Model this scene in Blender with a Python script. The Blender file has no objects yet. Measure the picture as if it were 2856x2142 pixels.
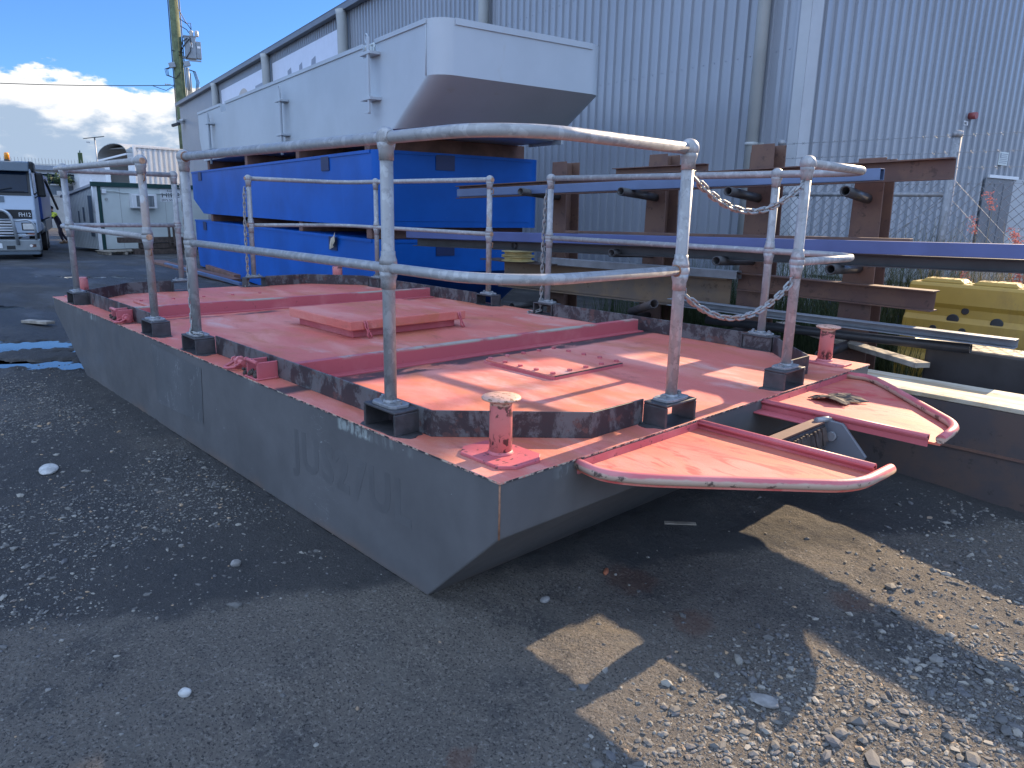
import bpy, bmesh, math, random
import numpy as np
from mathutils import Vector, Matrix
random.seed(4); RNG = np.random.default_rng(7)
R = math.radians
S = bpy.context.scene

# ------------------------------------------------------------------ camera
cam_d = bpy.data.cameras.new("camera"); cam = bpy.data.objects.new("camera", cam_d); S.collection.objects.link(cam)
CAM = Vector((-1.5519, 1.4353, 1.372)); yaw, pitch, roll = -0.7609, -0.2367, 0.0219
fw = Vector((math.cos(pitch)*math.cos(yaw), math.cos(pitch)*math.sin(yaw), math.sin(pitch)))
rt = Vector((math.sin(yaw), -math.cos(yaw), 0)); up = rt.cross(fw)
rt2 = rt*math.cos(roll) + up*math.sin(roll); up2 = -rt*math.sin(roll) + up*math.cos(roll)
cam.matrix_world = Matrix(((rt2.x, up2.x, -fw.x, CAM.x), (rt2.y, up2.y, -fw.y, CAM.y), (rt2.z, up2.z, -fw.z, CAM.z), (0, 0, 0, 1)))
cam_d.sensor_width = 36; cam_d.lens = 25.615; cam_d.clip_start = .05; cam_d.clip_end = 3000
S.camera = cam

# ------------------------------------------------------------------ light and sky
SUN_DIR = Vector((-0.045, 1.96, -1.0)).normalized()       # the way the light travels
SUN_ELEV = math.asin(-SUN_DIR.z)
sun_d = bpy.data.lights.new("sun", 'SUN'); sun = bpy.data.objects.new("sun", sun_d); S.collection.objects.link(sun)
sun.rotation_euler = SUN_DIR.to_track_quat('-Z', 'Y').to_euler(); sun.location = (0, -30, 30)
sun_d.energy = 5.0; sun_d.angle = R(0.5); sun_d.color = (1.0, .77, .50)
W = bpy.data.worlds.new("World"); S.world = W; W.use_nodes = True
wn = W.node_tree.nodes; wl = W.node_tree.links; wn.clear()
def wnode(t, **k):
    n = wn.new(t)
    for a, b in k.items(): setattr(n, a, b)
    return n
def wmath(op, a, b=None):
    n = wnode('ShaderNodeMath', operation=op)
    for i, x in enumerate((a, b)):
        if x is None: continue
        if isinstance(x, (int, float)): n.inputs[i].default_value = x
        else: wl.new(x, n.inputs[i])
    return n.outputs[0]
sky = wnode('ShaderNodeTexSky', sky_type='NISHITA', sun_disc=False)
sky.sun_elevation = SUN_ELEV; sky.sun_rotation = R(180); sky.air_density = 1.0; sky.dust_density = .2; sky.ozone_density = 1.6; sky.altitude = 10
tc = wnode('ShaderNodeTexCoord'); sx = wnode('ShaderNodeSeparateXYZ'); wl.new(tc.outputs['Generated'], sx.inputs[0])
elev = wmath('ARCSINE', sx.outputs[2]); azi = wmath('ARCTAN2', sx.outputs[1], sx.outputs[0])
cx = wnode('ShaderNodeCombineXYZ'); wl.new(wmath('MULTIPLY', azi, 7.0), cx.inputs[0]); wl.new(wmath('MULTIPLY', elev, 15.0), cx.inputs[1])
def wnoise(vec, scale, det, rough, off):
    m = wnode('ShaderNodeVectorMath', operation='ADD'); wl.new(vec, m.inputs[0]); m.inputs[1].default_value = off
    n = wnode('ShaderNodeTexNoise'); wl.new(m.outputs[0], n.inputs['Vector']); n.inputs['Scale'].default_value = scale
    n.inputs['Detail'].default_value = det; n.inputs['Roughness'].default_value = rough
    return n.outputs[0]
def wramp(v, a, b):
    n = wnode('ShaderNodeMapRange', interpolation_type='SMOOTHSTEP'); wl.new(v, n.inputs[0])
    n.inputs[1].default_value = a; n.inputs[2].default_value = b
    return n.outputs[0]
big = wnoise(cx.outputs[0], 1.15, 9, .58, (9.9, 8.8, 3)); shade = wnoise(cx.outputs[0], 1.7, 8, .6, (1.6, 5.85, 2.0))
# cumulus bank up to about seven degrees, clear blue above it
base = wmath('SUBTRACT', big, wmath('MULTIPLY', wmath('SUBTRACT', elev, R(6.6)), 4.6))
mask = wramp(base, .475, .53)
lit = wramp(wmath('ADD', shade, wmath('MULTIPLY', wmath('SUBTRACT', elev, R(4.4)), 3.2)), .40, .62)
ccol = wnode('ShaderNodeMix', data_type='RGBA'); wl.new(lit, ccol.inputs[0])
ccol.inputs[6].default_value = (1.5, 1.95, 2.6, 1); ccol.inputs[7].default_value = (4.0, 4.0, 4.0, 1)
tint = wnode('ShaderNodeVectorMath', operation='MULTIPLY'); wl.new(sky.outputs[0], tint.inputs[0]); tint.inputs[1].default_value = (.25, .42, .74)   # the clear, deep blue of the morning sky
smix = wnode('ShaderNodeMix', data_type='RGBA'); wl.new(mask, smix.inputs[0]); wl.new(tint.outputs[0], smix.inputs[6]); wl.new(ccol.outputs[2], smix.inputs[7])
# bright bluish cloud added to the unseen sky behind the camera, fills the shade
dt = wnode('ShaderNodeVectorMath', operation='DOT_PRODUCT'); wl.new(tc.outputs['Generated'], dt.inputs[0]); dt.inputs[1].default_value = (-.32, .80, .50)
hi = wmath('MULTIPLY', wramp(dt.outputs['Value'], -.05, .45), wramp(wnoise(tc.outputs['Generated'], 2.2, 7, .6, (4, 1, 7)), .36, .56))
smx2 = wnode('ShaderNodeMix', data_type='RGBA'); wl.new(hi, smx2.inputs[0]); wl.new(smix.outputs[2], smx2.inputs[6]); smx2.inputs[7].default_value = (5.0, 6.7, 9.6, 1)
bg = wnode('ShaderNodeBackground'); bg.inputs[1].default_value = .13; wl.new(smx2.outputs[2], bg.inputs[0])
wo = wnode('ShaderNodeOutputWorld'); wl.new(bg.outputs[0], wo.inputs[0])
S.view_settings.view_transform = 'Standard'; S.view_settings.look = 'None'; S.view_settings.gamma = 1; S.view_settings.use_curve_mapping = False
S.view_settings.exposure = 1.15

# ------------------------------------------------------------------ helpers: tags and meshes
def tag(o, label=None, cat=None, group=None, kind=None):
    for k, v in (('label', label), ('category', cat), ('group', group), ('kind', kind)):
        if v: o[k] = v
    return o
def thing(name, label, cat, loc=(0, 0, 0), rz=0, group=None):
    o = bpy.data.objects.new(name, None); o.empty_display_size = .1; S.collection.objects.link(o)
    o.location = loc; o.rotation_euler = (0, 0, rz)
    return tag(o, label, cat, group)
def kids(o): return [c for c in S.collection.objects if c.parent == o]
def copy_tree(o, parent=None):
    c = o.copy(); S.collection.objects.link(c)
    if parent: c.parent = parent
    for ch in kids(o): copy_tree(ch, c)
    return c
def frames(P, closed=False):
    n = len(P); T = []
    for i in range(n):
        a = P[(i-1) % n] if (closed or i > 0) else P[i]; b = P[(i+1) % n] if (closed or i < n-1) else P[i]
        T.append((b-a).normalized())
    u = T[0].orthogonal().normalized(); out = []
    for t in T:
        u = (u - t*u.dot(t)).normalized(); out.append((t, u, t.cross(u)))
    return out
class MB:
    def __init__(s): s.v = []; s.f = []; s.sm = []
    def add(s, vs, fs, smooth=False):
        k = len(s.v); s.v += [tuple(v) for v in vs]; s.f += [tuple(i+k for i in f) for f in fs]; s.sm += [smooth]*len(fs); return s
    def hexa(s, p):     # p: 8 points, bottom ring 0-3 counterclockwise, top ring 4-7
        return s.add(p, [(3, 2, 1, 0), (4, 5, 6, 7), (0, 1, 5, 4), (1, 2, 6, 5), (2, 3, 7, 6), (3, 0, 4, 7)])
    def box(s, x0, x1, y0, y1, z0, z1):
        x0, x1 = sorted((x0, x1)); y0, y1 = sorted((y0, y1)); z0, z1 = sorted((z0, z1))
        return s.hexa([(x0, y0, z0), (x1, y0, z0), (x1, y1, z0), (x0, y1, z0), (x0, y0, z1), (x1, y0, z1), (x1, y1, z1), (x0, y1, z1)])
    def bar(s, a, b, w, h, upv=(0, 0, 1)):   # square bar from a to b, w across, h along up
        a, b = Vector(a), Vector(b); t = (b-a).normalized(); u = Vector(upv); sd = t.cross(u).normalized(); u = sd.cross(t).normalized()
        q = [sd*(-w/2)+u*(-h/2), sd*(w/2)+u*(-h/2), sd*(w/2)+u*(h/2), sd*(-w/2)+u*(h/2)]
        vs = [a+k for k in q]+[b+k for k in q]
        return s.add(vs, [(0, 1, 2, 3), (7, 6, 5, 4), (0, 4, 5, 1), (1, 5, 6, 2), (2, 6, 7, 3), (3, 7, 4, 0)])
    def sweep(s, a, b, poly, upv=(0, 0, 1), cap=True):  # section polygon (side, up) swept from a to b
        a, b = Vector(a), Vector(b); t = (b-a).normalized(); u = Vector(upv); sd = t.cross(u).normalized(); u = sd.cross(t).normalized()
        n = len(poly); vs = [a+sd*p+u*q for p, q in poly]+[b+sd*p+u*q for p, q in poly]
        fs = [(i, (i+1) % n, n+(i+1) % n, n+i) for i in range(n)]
        if cap: fs += [tuple(reversed(range(n))), tuple(range(n, 2*n))]
        return s.add(vs, fs)
    def prism(s, poly, z0, z1):   # plan polygon
        n = len(poly); vs = [(x, y, z0) for x, y in poly]+[(x, y, z1) for x, y in poly]
        return s.add(vs, [(i, (i+1) % n, n+(i+1) % n, n+i) for i in range(n)]+[tuple(reversed(range(n))), tuple(range(n, 2*n))])
    def tube(s, path, r, n=12, closed=False, cap=True, smooth=True):
        P = [Vector(p) for p in path]; F = frames(P, closed); m = len(P); rr = r if isinstance(r, (list, tuple)) else [r]*m
        vs = []
        for p, (t, u, w), q in zip(P, F, rr):
            vs += [p+u*(q*math.cos(2*math.pi*k/n))+w*(q*math.sin(2*math.pi*k/n)) for k in range(n)]
        fs = []
        for i in range(m if closed else m-1):
            j = (i+1) % m
            fs += [(i*n+k, i*n+(k+1) % n, j*n+(k+1) % n, j*n+k) for k in range(n)]
        s.add(vs, fs, smooth)
        if cap and not closed:
            k0 = len(s.v)-len(vs); s.f += [tuple(k0+i for i in reversed(range(n))), tuple(k0+(m-1)*n+i for i in range(n))]; s.sm += [False, False]
        return s
    def pipe(s, a, b, r, ri, n=16):   # open hollow pipe
        a, b = Vector(a), Vector(b); t = (b-a).normalized(); u = t.orthogonal().normalized(); w = t.cross(u); vs = []
        for p, q in ((a, r), (b, r), (b, ri), (a, ri)):
            vs += [p+u*(q*math.cos(2*math.pi*k/n))+w*(q*math.sin(2*math.pi*k/n)) for k in range(n)]
        fs = []
        for i in range(4):
            j = (i+1) % 4
            fs += [(i*n+k, i*n+(k+1) % n, j*n+(k+1) % n, j*n+k) for k in range(n)]
        return s.add(vs, fs, True)
    def lathe(s, prof, c=(0, 0, 0), n=24, smooth=True):   # profile (r, z) turned round z
        c = Vector(c); vs = []; m = len(prof)
        for r_, z in prof: vs += [c+Vector((r_*math.cos(2*math.pi*k/n), r_*math.sin(2*math.pi*k/n), z)) for k in range(n)]
        fs = [(i*n+k, i*n+(k+1) % n, (i+1)*n+(k+1) % n, (i+1)*n+k) for i in range(m-1) for k in range(n)]
        s.add(vs, fs, smooth); k0 = len(s.v)-len(vs)
        s.f += [tuple(k0+i for i in reversed(range(n))), tuple(k0+(m-1)*n+i for i in range(n))]; s.sm += [False, False]
        return s
    def ball(s, c, r, n=16, sz=(1, 1, 1)):
        m = n//2; c = Vector(c); prof = [(r*math.sin(math.pi*i/m), -r*math.cos(math.pi*i/m)) for i in range(m+1)]
        vs = [(c.x, c.y, c.z-r*sz[2])]; fs = []
        for i in range(1, m):
            vs += [(c.x+prof[i][0]*math.cos(2*math.pi*k/n)*sz[0], c.y+prof[i][0]*math.sin(2*math.pi*k/n)*sz[1], c.z+prof[i][1]*sz[2]) for k in range(n)]
        vs.append((c.x, c.y, c.z+r*sz[2])); last = len(vs)-1
        fs += [(0, 1+(k+1) % n, 1+k) for k in range(n)]
        for i in range(m-2): fs += [(1+i*n+k, 1+i*n+(k+1) % n, 1+(i+1)*n+(k+1) % n, 1+(i+1)*n+k) for k in range(n)]
        o = 1+(m-2)*n; fs += [(o+k, o+(k+1) % n, last) for k in range(n)]
        return s.add(vs, fs, True)
    def build(s, name, mat, parent=None, bevel=0, seg=2):
        me = bpy.data.meshes.new(name); me.from_pydata(s.v, [], s.f); me.polygons.foreach_set('use_smooth', s.sm); me.update()
        bm = bmesh.new(); bm.from_mesh(me); bmesh.ops.recalc_face_normals(bm, faces=bm.faces); bm.to_mesh(me); bm.free()
        return link(name, me, mat, parent, bevel, seg)
def link(name, me, mat, parent=None, bevel=0, seg=2):
    o = bpy.data.objects.new(name, me); S.collection.objects.link(o); me.materials.append(mat)
    if parent: o.parent = parent
    if bevel:
        b = o.modifiers.new("bevel", 'BEVEL'); b.width = bevel; b.segments = seg; b.limit_method = 'ANGLE'; b.angle_limit = R(40); b.harden_normals = False
    return o
def text_mesh(txt, size, depth=.001, sx=1.0, spacing=1.0, bold=0.0):
    c = bpy.data.curves.new("lettering", 'FONT'); c.body = txt; c.size = size; c.extrude = depth; c.offset = bold; c.space_character = spacing; c.align_x = 'LEFT'; c.resolution_u = 3
    o = bpy.data.objects.new("lettering", c); S.collection.objects.link(o); bpy.context.view_layer.update()
    me = bpy.data.meshes.new_from_object(o.evaluated_get(bpy.context.evaluated_depsgraph_get())); bpy.data.objects.remove(o); bpy.data.curves.remove(c)
    if sx != 1.0:
        for v in me.vertices: v.co.x *= sx
    me.materials.clear(); return me
def lettering(txt, size, mat, parent, origin, xdir, ydir, depth=.001, sx=1.0, name='lettering', spacing=1.0, bold=0.0):
    me = text_mesh(txt, size, depth, sx, spacing, bold); xd, yd = Vector(xdir).normalized(), Vector(ydir).normalized(); zd = xd.cross(yd)
    M = Matrix(((xd.x, yd.x, zd.x, origin[0]), (xd.y, yd.y, zd.y, origin[1]), (xd.z, yd.z, zd.z, origin[2]), (0, 0, 0, 1)))
    me.transform(M); return link(name, me, mat, parent)
def arc(c, a, b, n=8):   # quarter bend from point a to point b with corner c (quadratic)
    a, b, c = Vector(a), Vector(b), Vector(c)
    o = a+(b-c)
    return [o+(a-o)*math.cos(t)+(b-o)*math.sin(t) for t in [math.pi/2*i/n for i in range(n+1)]]

# ------------------------------------------------------------------ materials
class Mat:
    def __init__(s, name, color=(.5, .5, .5), rough=.6, metal=0.0, spec=.5):
        s.m = bpy.data.materials.new(name); s.m.use_nodes = True; s.n = s.m.node_tree.nodes; s.l = s.m.node_tree.links
        s.b = s.n['Principled BSDF']; s.b.inputs['Roughness'].default_value = rough; s.b.inputs['Metallic'].default_value = metal
        s.b.inputs['Specular IOR Level'].default_value = spec
        s.geo = s.n.new('ShaderNodeNewGeometry'); s.pos = s.geo.outputs['Position']
        s.col = s.rgb(color); s.hgt = None
        s.sep = s.n.new('ShaderNodeSeparateXYZ'); s.l.new(s.pos, s.sep.inputs[0])
    def rgb(s, c):
        n = s.n.new('ShaderNodeRGB'); n.outputs[0].default_value = (*c, 1); return n.outputs[0]
    def math(s, op, a, b=None, c=None):
        n = s.n.new('ShaderNodeMath'); n.operation = op
        for i, x in enumerate((a, b, c)):
            if x is None: continue
            if isinstance(x, (int, float)): n.inputs[i].default_value = x
            else: s.l.new(x, n.inputs[i])
        return n.outputs[0]
    def noise(s, scale, det=4, rough=.6, stretch=(1, 1, 1), off=(0, 0, 0), dist=0):
        mp = s.n.new('ShaderNodeMapping'); s.l.new(s.pos, mp.inputs[0]); mp.inputs['Scale'].default_value = stretch; mp.inputs['Location'].default_value = off
        n = s.n.new('ShaderNodeTexNoise'); s.l.new(mp.outputs[0], n.inputs['Vector']); n.inputs['Scale'].default_value = scale
        n.inputs['Detail'].default_value = det; n.inputs['Roughness'].default_value = rough; n.inputs['Distortion'].default_value = dist
        return n.outputs[0]
    def voro(s, scale, feature='F1', stretch=(1, 1, 1), out=0, rnd=1):
        mp = s.n.new('ShaderNodeMapping'); s.l.new(s.pos, mp.inputs[0]); mp.inputs['Scale'].default_value = stretch
        n = s.n.new('ShaderNodeTexVoronoi'); n.feature = feature; s.l.new(mp.outputs[0], n.inputs['Vector']); n.inputs['Scale'].default_value = scale; n.inputs['Randomness'].default_value = rnd
        return n.outputs[out]
    def ramp(s, v, a, b, x=0.0, y=1.0):
        n = s.n.new('ShaderNodeMapRange'); n.interpolation_type = 'SMOOTHSTEP'; s.l.new(v, n.inputs[0])
        for i, k in enumerate((a, b, x, y)): n.inputs[i+1].default_value = k
        return n.outputs[0]
    def mul(s, *a):
        r = a[0]
        for k in a[1:]: r = s.math('MULTIPLY', r, k)
        return r
    def mix(s, fac, color, strength=1.0):
        n = s.n.new('ShaderNodeMix'); n.data_type = 'RGBA'
        if isinstance(fac, (int, float)): n.inputs[0].default_value = fac*strength
        else: s.l.new(fac if strength == 1.0 else s.math('MULTIPLY', fac, strength), n.inputs[0])
        s.l.new(s.col, n.inputs[6])
        if isinstance(color, tuple): n.inputs[7].default_value = (*color, 1)
        else: s.l.new(color, n.inputs[7])
        s.col = n.outputs[2]; return s
    def vary(s, scale, amt, **k):   # gentle brightness change
        f = s.ramp(s.noise(scale, **k), .3, .7, 1-amt, 1+amt)
        n = s.n.new('ShaderNodeVectorMath'); n.operation = 'SCALE'; s.l.new(s.col, n.inputs[0]); s.l.new(f, n.inputs['Scale']); s.col = n.outputs[0]; return s
    def rough(s, v, a, b, x, y): s.l.new(s.ramp(v, a, b, x, y), s.b.inputs['Roughness']); return s
    def bump(s, h, dist=.002, strength=1.0):
        n = s.n.new('ShaderNodeBump'); n.inputs['Distance'].default_value = dist; n.inputs['Strength'].default_value = strength; s.l.new(h, n.inputs['Height'])
        if s.hgt: s.l.new(s.hgt, n.inputs['Normal'])
        s.hgt = n.outputs[0]; return s
    def done(s):
        s.l.new(s.col, s.b.inputs['Base Color'])
        if s.hgt: s.l.new(s.hgt, s.b.inputs['Normal'])
        return s.m
H = 0.55; HL = 5.69; HW = 2.854
M = {}
def simple(key, name, color, rough=.6, metal=0, var=.15, vs=4.0, bump=0, bs=60, spec=.5):
    m = Mat(name, color, rough, metal, spec); m.vary(vs, var)
    if bump: m.bump(m.noise(bs, 3), bump)
    M[key] = m.done()
# pontoon deck paint: sun faded red, patchy, with dark dirt and chips
def deckmat(name, blotch=1.0, swirl=False):
    m = Mat(name, (.56, .14, .108), .62)
    n1 = m.noise(1.7, 5, .62, (.55, 1.4, 1), (2, 0, 0), .6)
    m.mix(m.ramp(n1, .44, .66), (.62, .25, .205), .8*blotch)
    m.mix(m.ramp(m.noise(2.6, 6, .65, (.5, 1.3, 1), (7, 3, 0), .4), .54, .70), (.57, .385, .35), .60*blotch)
    m.mix(m.ramp(m.noise(2.1, 6, .65, (.6, 1.2, 1), (1, 9, 0), .8), .45, .66), (.45, .135, .06), .75*blotch)
    m.mix(m.ramp(m.noise(5.5, 7, .7, (.5, 1.2, 1), (8, 2, 0), .9), .56, .70), (.30, .085, .06), .55*blotch)
    if swirl: m.mix(m.ramp(m.noise(4.5, 5, .6, (.7, 2.2, 1), (4, 4, 0), 2.2), .50, .66), (.50, .055, .05), .85)
    m.mix(m.ramp(m.noise(9, 8, .75, (1, 1, 1), (3, 3, 3)), .66, .74), (.10, .045, .04), .55)
    m.mix(m.ramp(m.noise(230, 2, .6), .60, .72), (.24, .06, .05), .5)
    m.bump(m.noise(220, 3), .0012, .6)
    m.rough(n1, .3, .7, .5, .75)
    return m
dm = deckmat('sun_faded_red_deck_paint')
x, y = dm.sep.outputs[0], dm.sep.outputs[1]
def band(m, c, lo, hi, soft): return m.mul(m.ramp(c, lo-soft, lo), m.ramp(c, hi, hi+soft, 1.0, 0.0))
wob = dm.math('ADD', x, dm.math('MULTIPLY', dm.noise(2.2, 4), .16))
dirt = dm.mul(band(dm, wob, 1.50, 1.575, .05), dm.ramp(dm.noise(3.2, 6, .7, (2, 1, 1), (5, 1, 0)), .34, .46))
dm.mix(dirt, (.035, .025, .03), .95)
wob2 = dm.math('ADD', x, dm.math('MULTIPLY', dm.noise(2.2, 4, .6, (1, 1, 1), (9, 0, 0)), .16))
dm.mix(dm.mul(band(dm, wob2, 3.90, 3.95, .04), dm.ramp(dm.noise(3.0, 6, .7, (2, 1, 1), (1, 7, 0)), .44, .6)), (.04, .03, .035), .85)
edge = dm.mul(dm.ramp(dm.sep.outputs[2], H-.0025, H-.0008, 1.0, 0.0), dm.ramp(dm.noise(26, 5, .7), .40, .50))
dm.mix(edge, (.42, .37, .29), .9); dm.mix(dm.mul(dm.ramp(dm.sep.outputs[2], H-.0025, H-.0008, 1.0, 0.0), dm.ramp(dm.noise(34, 4, .7, (1, 1, 1), (4, 4, 4)), .47, .53)), (.03, .03, .035), 1.0)
M['deck'] = dm.done()
wm = deckmat('sun_faded_red_fender_plate', .7, True); M['wing'] = wm.done()
def pinkpaint(key, name, wear=0.0, low=None):
    m = Mat(name, (.46, .10, .115), .5); m.mix(m.ramp(m.noise(3.5, 5), .45, .7), (.56, .21, .21), .7)
    m.mix(m.ramp(m.noise(30, 6, .7), .66-wear, .72-wear), (.055, .03, .035), .9); m.bump(m.noise(90, 4), .0008, .5)
    if low:
        a = m.ramp(m.math('ADD', m.sep.outputs[2], m.math('MULTIPLY', m.noise(14, 4), .02)), low-.004, low+.004, 1.0, 0.0)
        m.mix(a, (.42, .33, .25), .9); m.mix(m.mul(a, m.ramp(m.noise(16, 6, .7, (1, 1, 1), (8, 2, 2)), .55, .60)), (.06, .04, .035), .9)
    M[key] = m.done()
pinkpaint('pink', 'faded_red_steel_paint'); pinkpaint('pinkworn', 'worn_red_steel_paint', .08); pinkpaint('fender', 'chipped_red_fender_tube', .0, H-.006)
bm_ = Mat('faded_red_beam_paint', (.42, .085, .10), .5); bm_.mix(bm_.ramp(bm_.noise(3.0, 5, .6, (1, 1, 1), (2, 2, 2)), .5, .7), (.52, .17, .17), .6)
bm_.mix(bm_.mul(bm_.ramp(bm_.sep.outputs[2], H+.070, H+.079), bm_.ramp(bm_.noise(1.6, 5, .6, (1, 1, 1), (0, 5, 0)), .46, .56)), (.36, .33, .27), .95)
bm_.mix(bm_.ramp(bm_.noise(26, 6, .72), .62, .68), (.10, .04, .035), .9); bm_.bump(bm_.noise(90, 4), .0008, .5); M['beam'] = bm_.done()
# bollard: scraped at the foot
bo = Mat('chipped_red_bollard_paint', (.56, .175, .165), .5); bo.mix(bo.ramp(bo.noise(5, 5), .45, .7), (.58, .22, .2), .7)
hz = bo.math('ADD', bo.sep.outputs[2], bo.math('MULTIPLY', bo.noise(12, 3), .05))
bo.mix(bo.mul(bo.ramp(hz, H+.085, H+.115, 1.0, 0.0), bo.ramp(bo.noise(34, 4, .6, (1, 1, .5), (0, 3, 0), 1.2), .50, .54)), (.05, .03, .03), .95)
bo.mix(bo.mul(bo.ramp(hz, H+.165, H+.185), bo.ramp(bo.noise(30, 4, .6), .5, .56)), (.07, .035, .03), .9)
bo.mix(bo.ramp(hz, H+.208, H+.212), (.55, .33, .24), .9); bo.mix(bo.mul(bo.ramp(hz, H+.203, H+.21), bo.ramp(bo.noise(60, 4), .55, .62)), (.16, .08, .04), .9)
bo.bump(bo.noise(60, 4), .001, .6); M['bollard'] = bo.done()
# hull: dull grey paint with scratches, chips at the top edge, rust along the chine
hm = Mat('dull_grey_hull_paint', (.108, .106, .107), .46, 0, .35); hm.vary(1.3, .14, det=6); hm.vary(9, .05, det=4)
z = hm.sep.outputs[2]
hm.mix(hm.mul(hm.ramp(hm.math('ADD', z, hm.math('MULTIPLY', hm.noise(3.0, 5), .10)), .02, .11, 1.0, 0.0), hm.ramp(hm.noise(1.6, 4), .40, .62)), (.20, .115, .07), .55)
hm.mix(hm.mul(hm.ramp(hm.math('ADD', z, hm.math('MULTIPLY', hm.noise(14, 5), .05)), H-.035, H-.02), hm.ramp(hm.noise(26, 6, .7, (1, 1, .35)), .46, .56), hm.ramp(hm.noise(1.9, 3, .6, (1, 1, .3)), .56, .64)), (.30, .33, .31), .85)
hm.mix(hm.ramp(hm.noise(22, 5, .7, (1, 1, 1), (3, 1, 2)), .70, .73), (.045, .04, .045), .8)
hm.mix(hm.ramp(hm.voro(9, 'F1'), .035, .02, 0.0, 1.0), (.5, .5, .5), .8)
hm.mix(hm.mul(hm.ramp(hm.noise(2.2, 2, .5, (1, 1, 6), (1, 1, 0), 2.5), .497, .5), hm.ramp(hm.noise(2.2, 2, .5, (1, 1, 6), (1, 1, 0), 2.5), .5, .503, 1.0, 0.0), hm.ramp(hm.noise(2.0, 3, .5, (1, 1, 1), (6, 6, 0)), .57, .63)), (.42, .42, .42), .6)
hm.bump(hm.noise(1.6, 4, .5), .012, .35); hm.bump(hm.noise(180, 3), .0006, .4); hm.rough(hm.noise(4, 4), .3, .7, .36, .52); M['hull'] = hm.done()
pm = Mat('scratched_grey_patch_paint', (.098, .100, .104), .45); pm.vary(3, .12)
sc = pm.noise(6, 2, .5, (3, 1, .8), (2, 0, 0), 2.0); pm.mix(pm.mul(pm.ramp(sc, .49, .5), pm.ramp(sc, .5, .51, 1.0, 0.0), pm.ramp(pm.noise(4, 3), .5, .58)), (.45, .45, .45), .8)
pm.mix(pm.ramp(pm.voro(26, 'F1'), .06, .04, 0.0, 1.0), (.45, .45, .45), .5); M['patch'] = pm.done()
simple('ghost', 'overpainted_dark_lettering', (.099, .098, .100), .46, var=.1)
# bare dark steel of coaming plates and brackets
ck = Mat('bare_dark_steel', (.030, .021, .024), .55, .0); ck.mix(ck.ramp(ck.noise(7, 8, .74, (1, 1, .7), (0, 0, 0), .5), .48, .56), (.115, .113, .115), .8); ck.mix(ck.ramp(ck.noise(16, 8, .75, (1, 1, .7), (4, 0, 3), .5), .58, .63), (.105, .105, .11), .8); ck.mix(ck.ramp(ck.noise(9, 6, .7, (1, 1, 1), (5, 5, 1)), .56, .62), (.085, .04, .035), .9)
ck.bump(ck.noise(60, 5), .001, .6); M['coam'] = ck.done()
simple('bracket', 'dark_weathered_bracket_steel', (.045, .042, .045), .55, var=.35, vs=14, bump=.001)
# galvanised steel with spangle and a little rust
def galv(key, name, base, rust=.0):
    m = Mat(name, base, .45, .18); m.mix(m.mul(m.ramp(m.voro(52, 'F1', out=1, stretch=(1, 1, .55)), .62, .70), m.ramp(m.noise(9, 3), .40, .52)), tuple(min(1, c*1.45) for c in base), .6)
    m.mix(m.ramp(m.noise(22, 5, .7), .52, .62), tuple(c*.72 for c in base), .7); m.mix(m.ramp(m.noise(7, 6, .7, (1, 1, .5)), .62-rust, .68-rust), (.30, .17, .10), .45)
    m.rough(m.noise(30, 4), .3, .7, .34, .58); m.bump(m.noise(70, 4), .0006, .5); M[key] = m.done()
galv('galv', 'galvanised_rail_steel', (.29, .29, .29), -.10); galv('galvrust', 'rust_streaked_galvanised_steel', (.29, .285, .28), .12); galv('chain', 'galvanised_chain_steel', (.27, .265, .255), .04); galv('galvdull', 'dull_galvanised_steel', (.22, .225, .235), -.05)
simple('rustweld', 'rusty_weld', (.24, .12, .07), .8, var=.3, vs=50)
simple('rusttube', 'rust_orange_paint_end', (.40, .24, .15), .8, var=.3, vs=40)
# other steel
def rusty(key, name, a, b, rough=.7):
    m = Mat(name, a, rough); m.mix(m.ramp(m.noise(3.5, 7, .68), .42, .62), b); m.mix(m.ramp(m.noise(14, 6, .7, (1, 1, 1), (3, 3, 3)), .58, .66), tuple(c*.45 for c in a), .7); m.bump(m.noise(80, 4), .001, .5); M[key] = m.done()
rusty('rust', 'brown_rusty_steel', (.115, .062, .05), (.15, .08, .055)); rusty('rustdark', 'dark_mill_scale_steel', (.065, .052, .052), (.09, .06, .05)); rusty('ochre', 'ochre_rust_steel', (.20, .13, .08), (.15, .11, .085))
simple('greybeam', 'grey_primed_steel', (.20, .21, .23), .5, var=.2, vs=5, bump=.0008); simple('bluebeam', 'blue_grey_painted_steel', (.065, .092, .225), .4, var=.1, vs=3)
simple('rhsblue', 'blue_steel_tube', (.10, .145, .25), .32, .3, var=.12, vs=3); simple('darktube', 'black_steel_tube', (.035, .034, .036), .45, var=.25, vs=6)
wp = Mat('weathered_cream_timber_paint', (.47, .40, .30), .75); wp.mix(wp.ramp(wp.noise(3, 6, .7, (.5, 3, 1)), .5, .6), (.33, .23, .13), .8); wp.mix(wp.ramp(wp.noise(7, 6, .7, (.4, 4, 1), (3, 0, 0)), .60, .65), (.10, .07, .05), .8); M['cream'] = wp.done()
simple('timber', 'grey_weathered_timber', (.30, .26, .21), .8, var=.35, vs=8, bump=.002, bs=30); simple('timberdk', 'dark_timber', (.07, .05, .042), .8, var=.4, vs=8, bump=.002, bs=30); simple('timberbr', 'brown_timber', (.15, .075, .055), .75, var=.3, vs=5)
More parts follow.
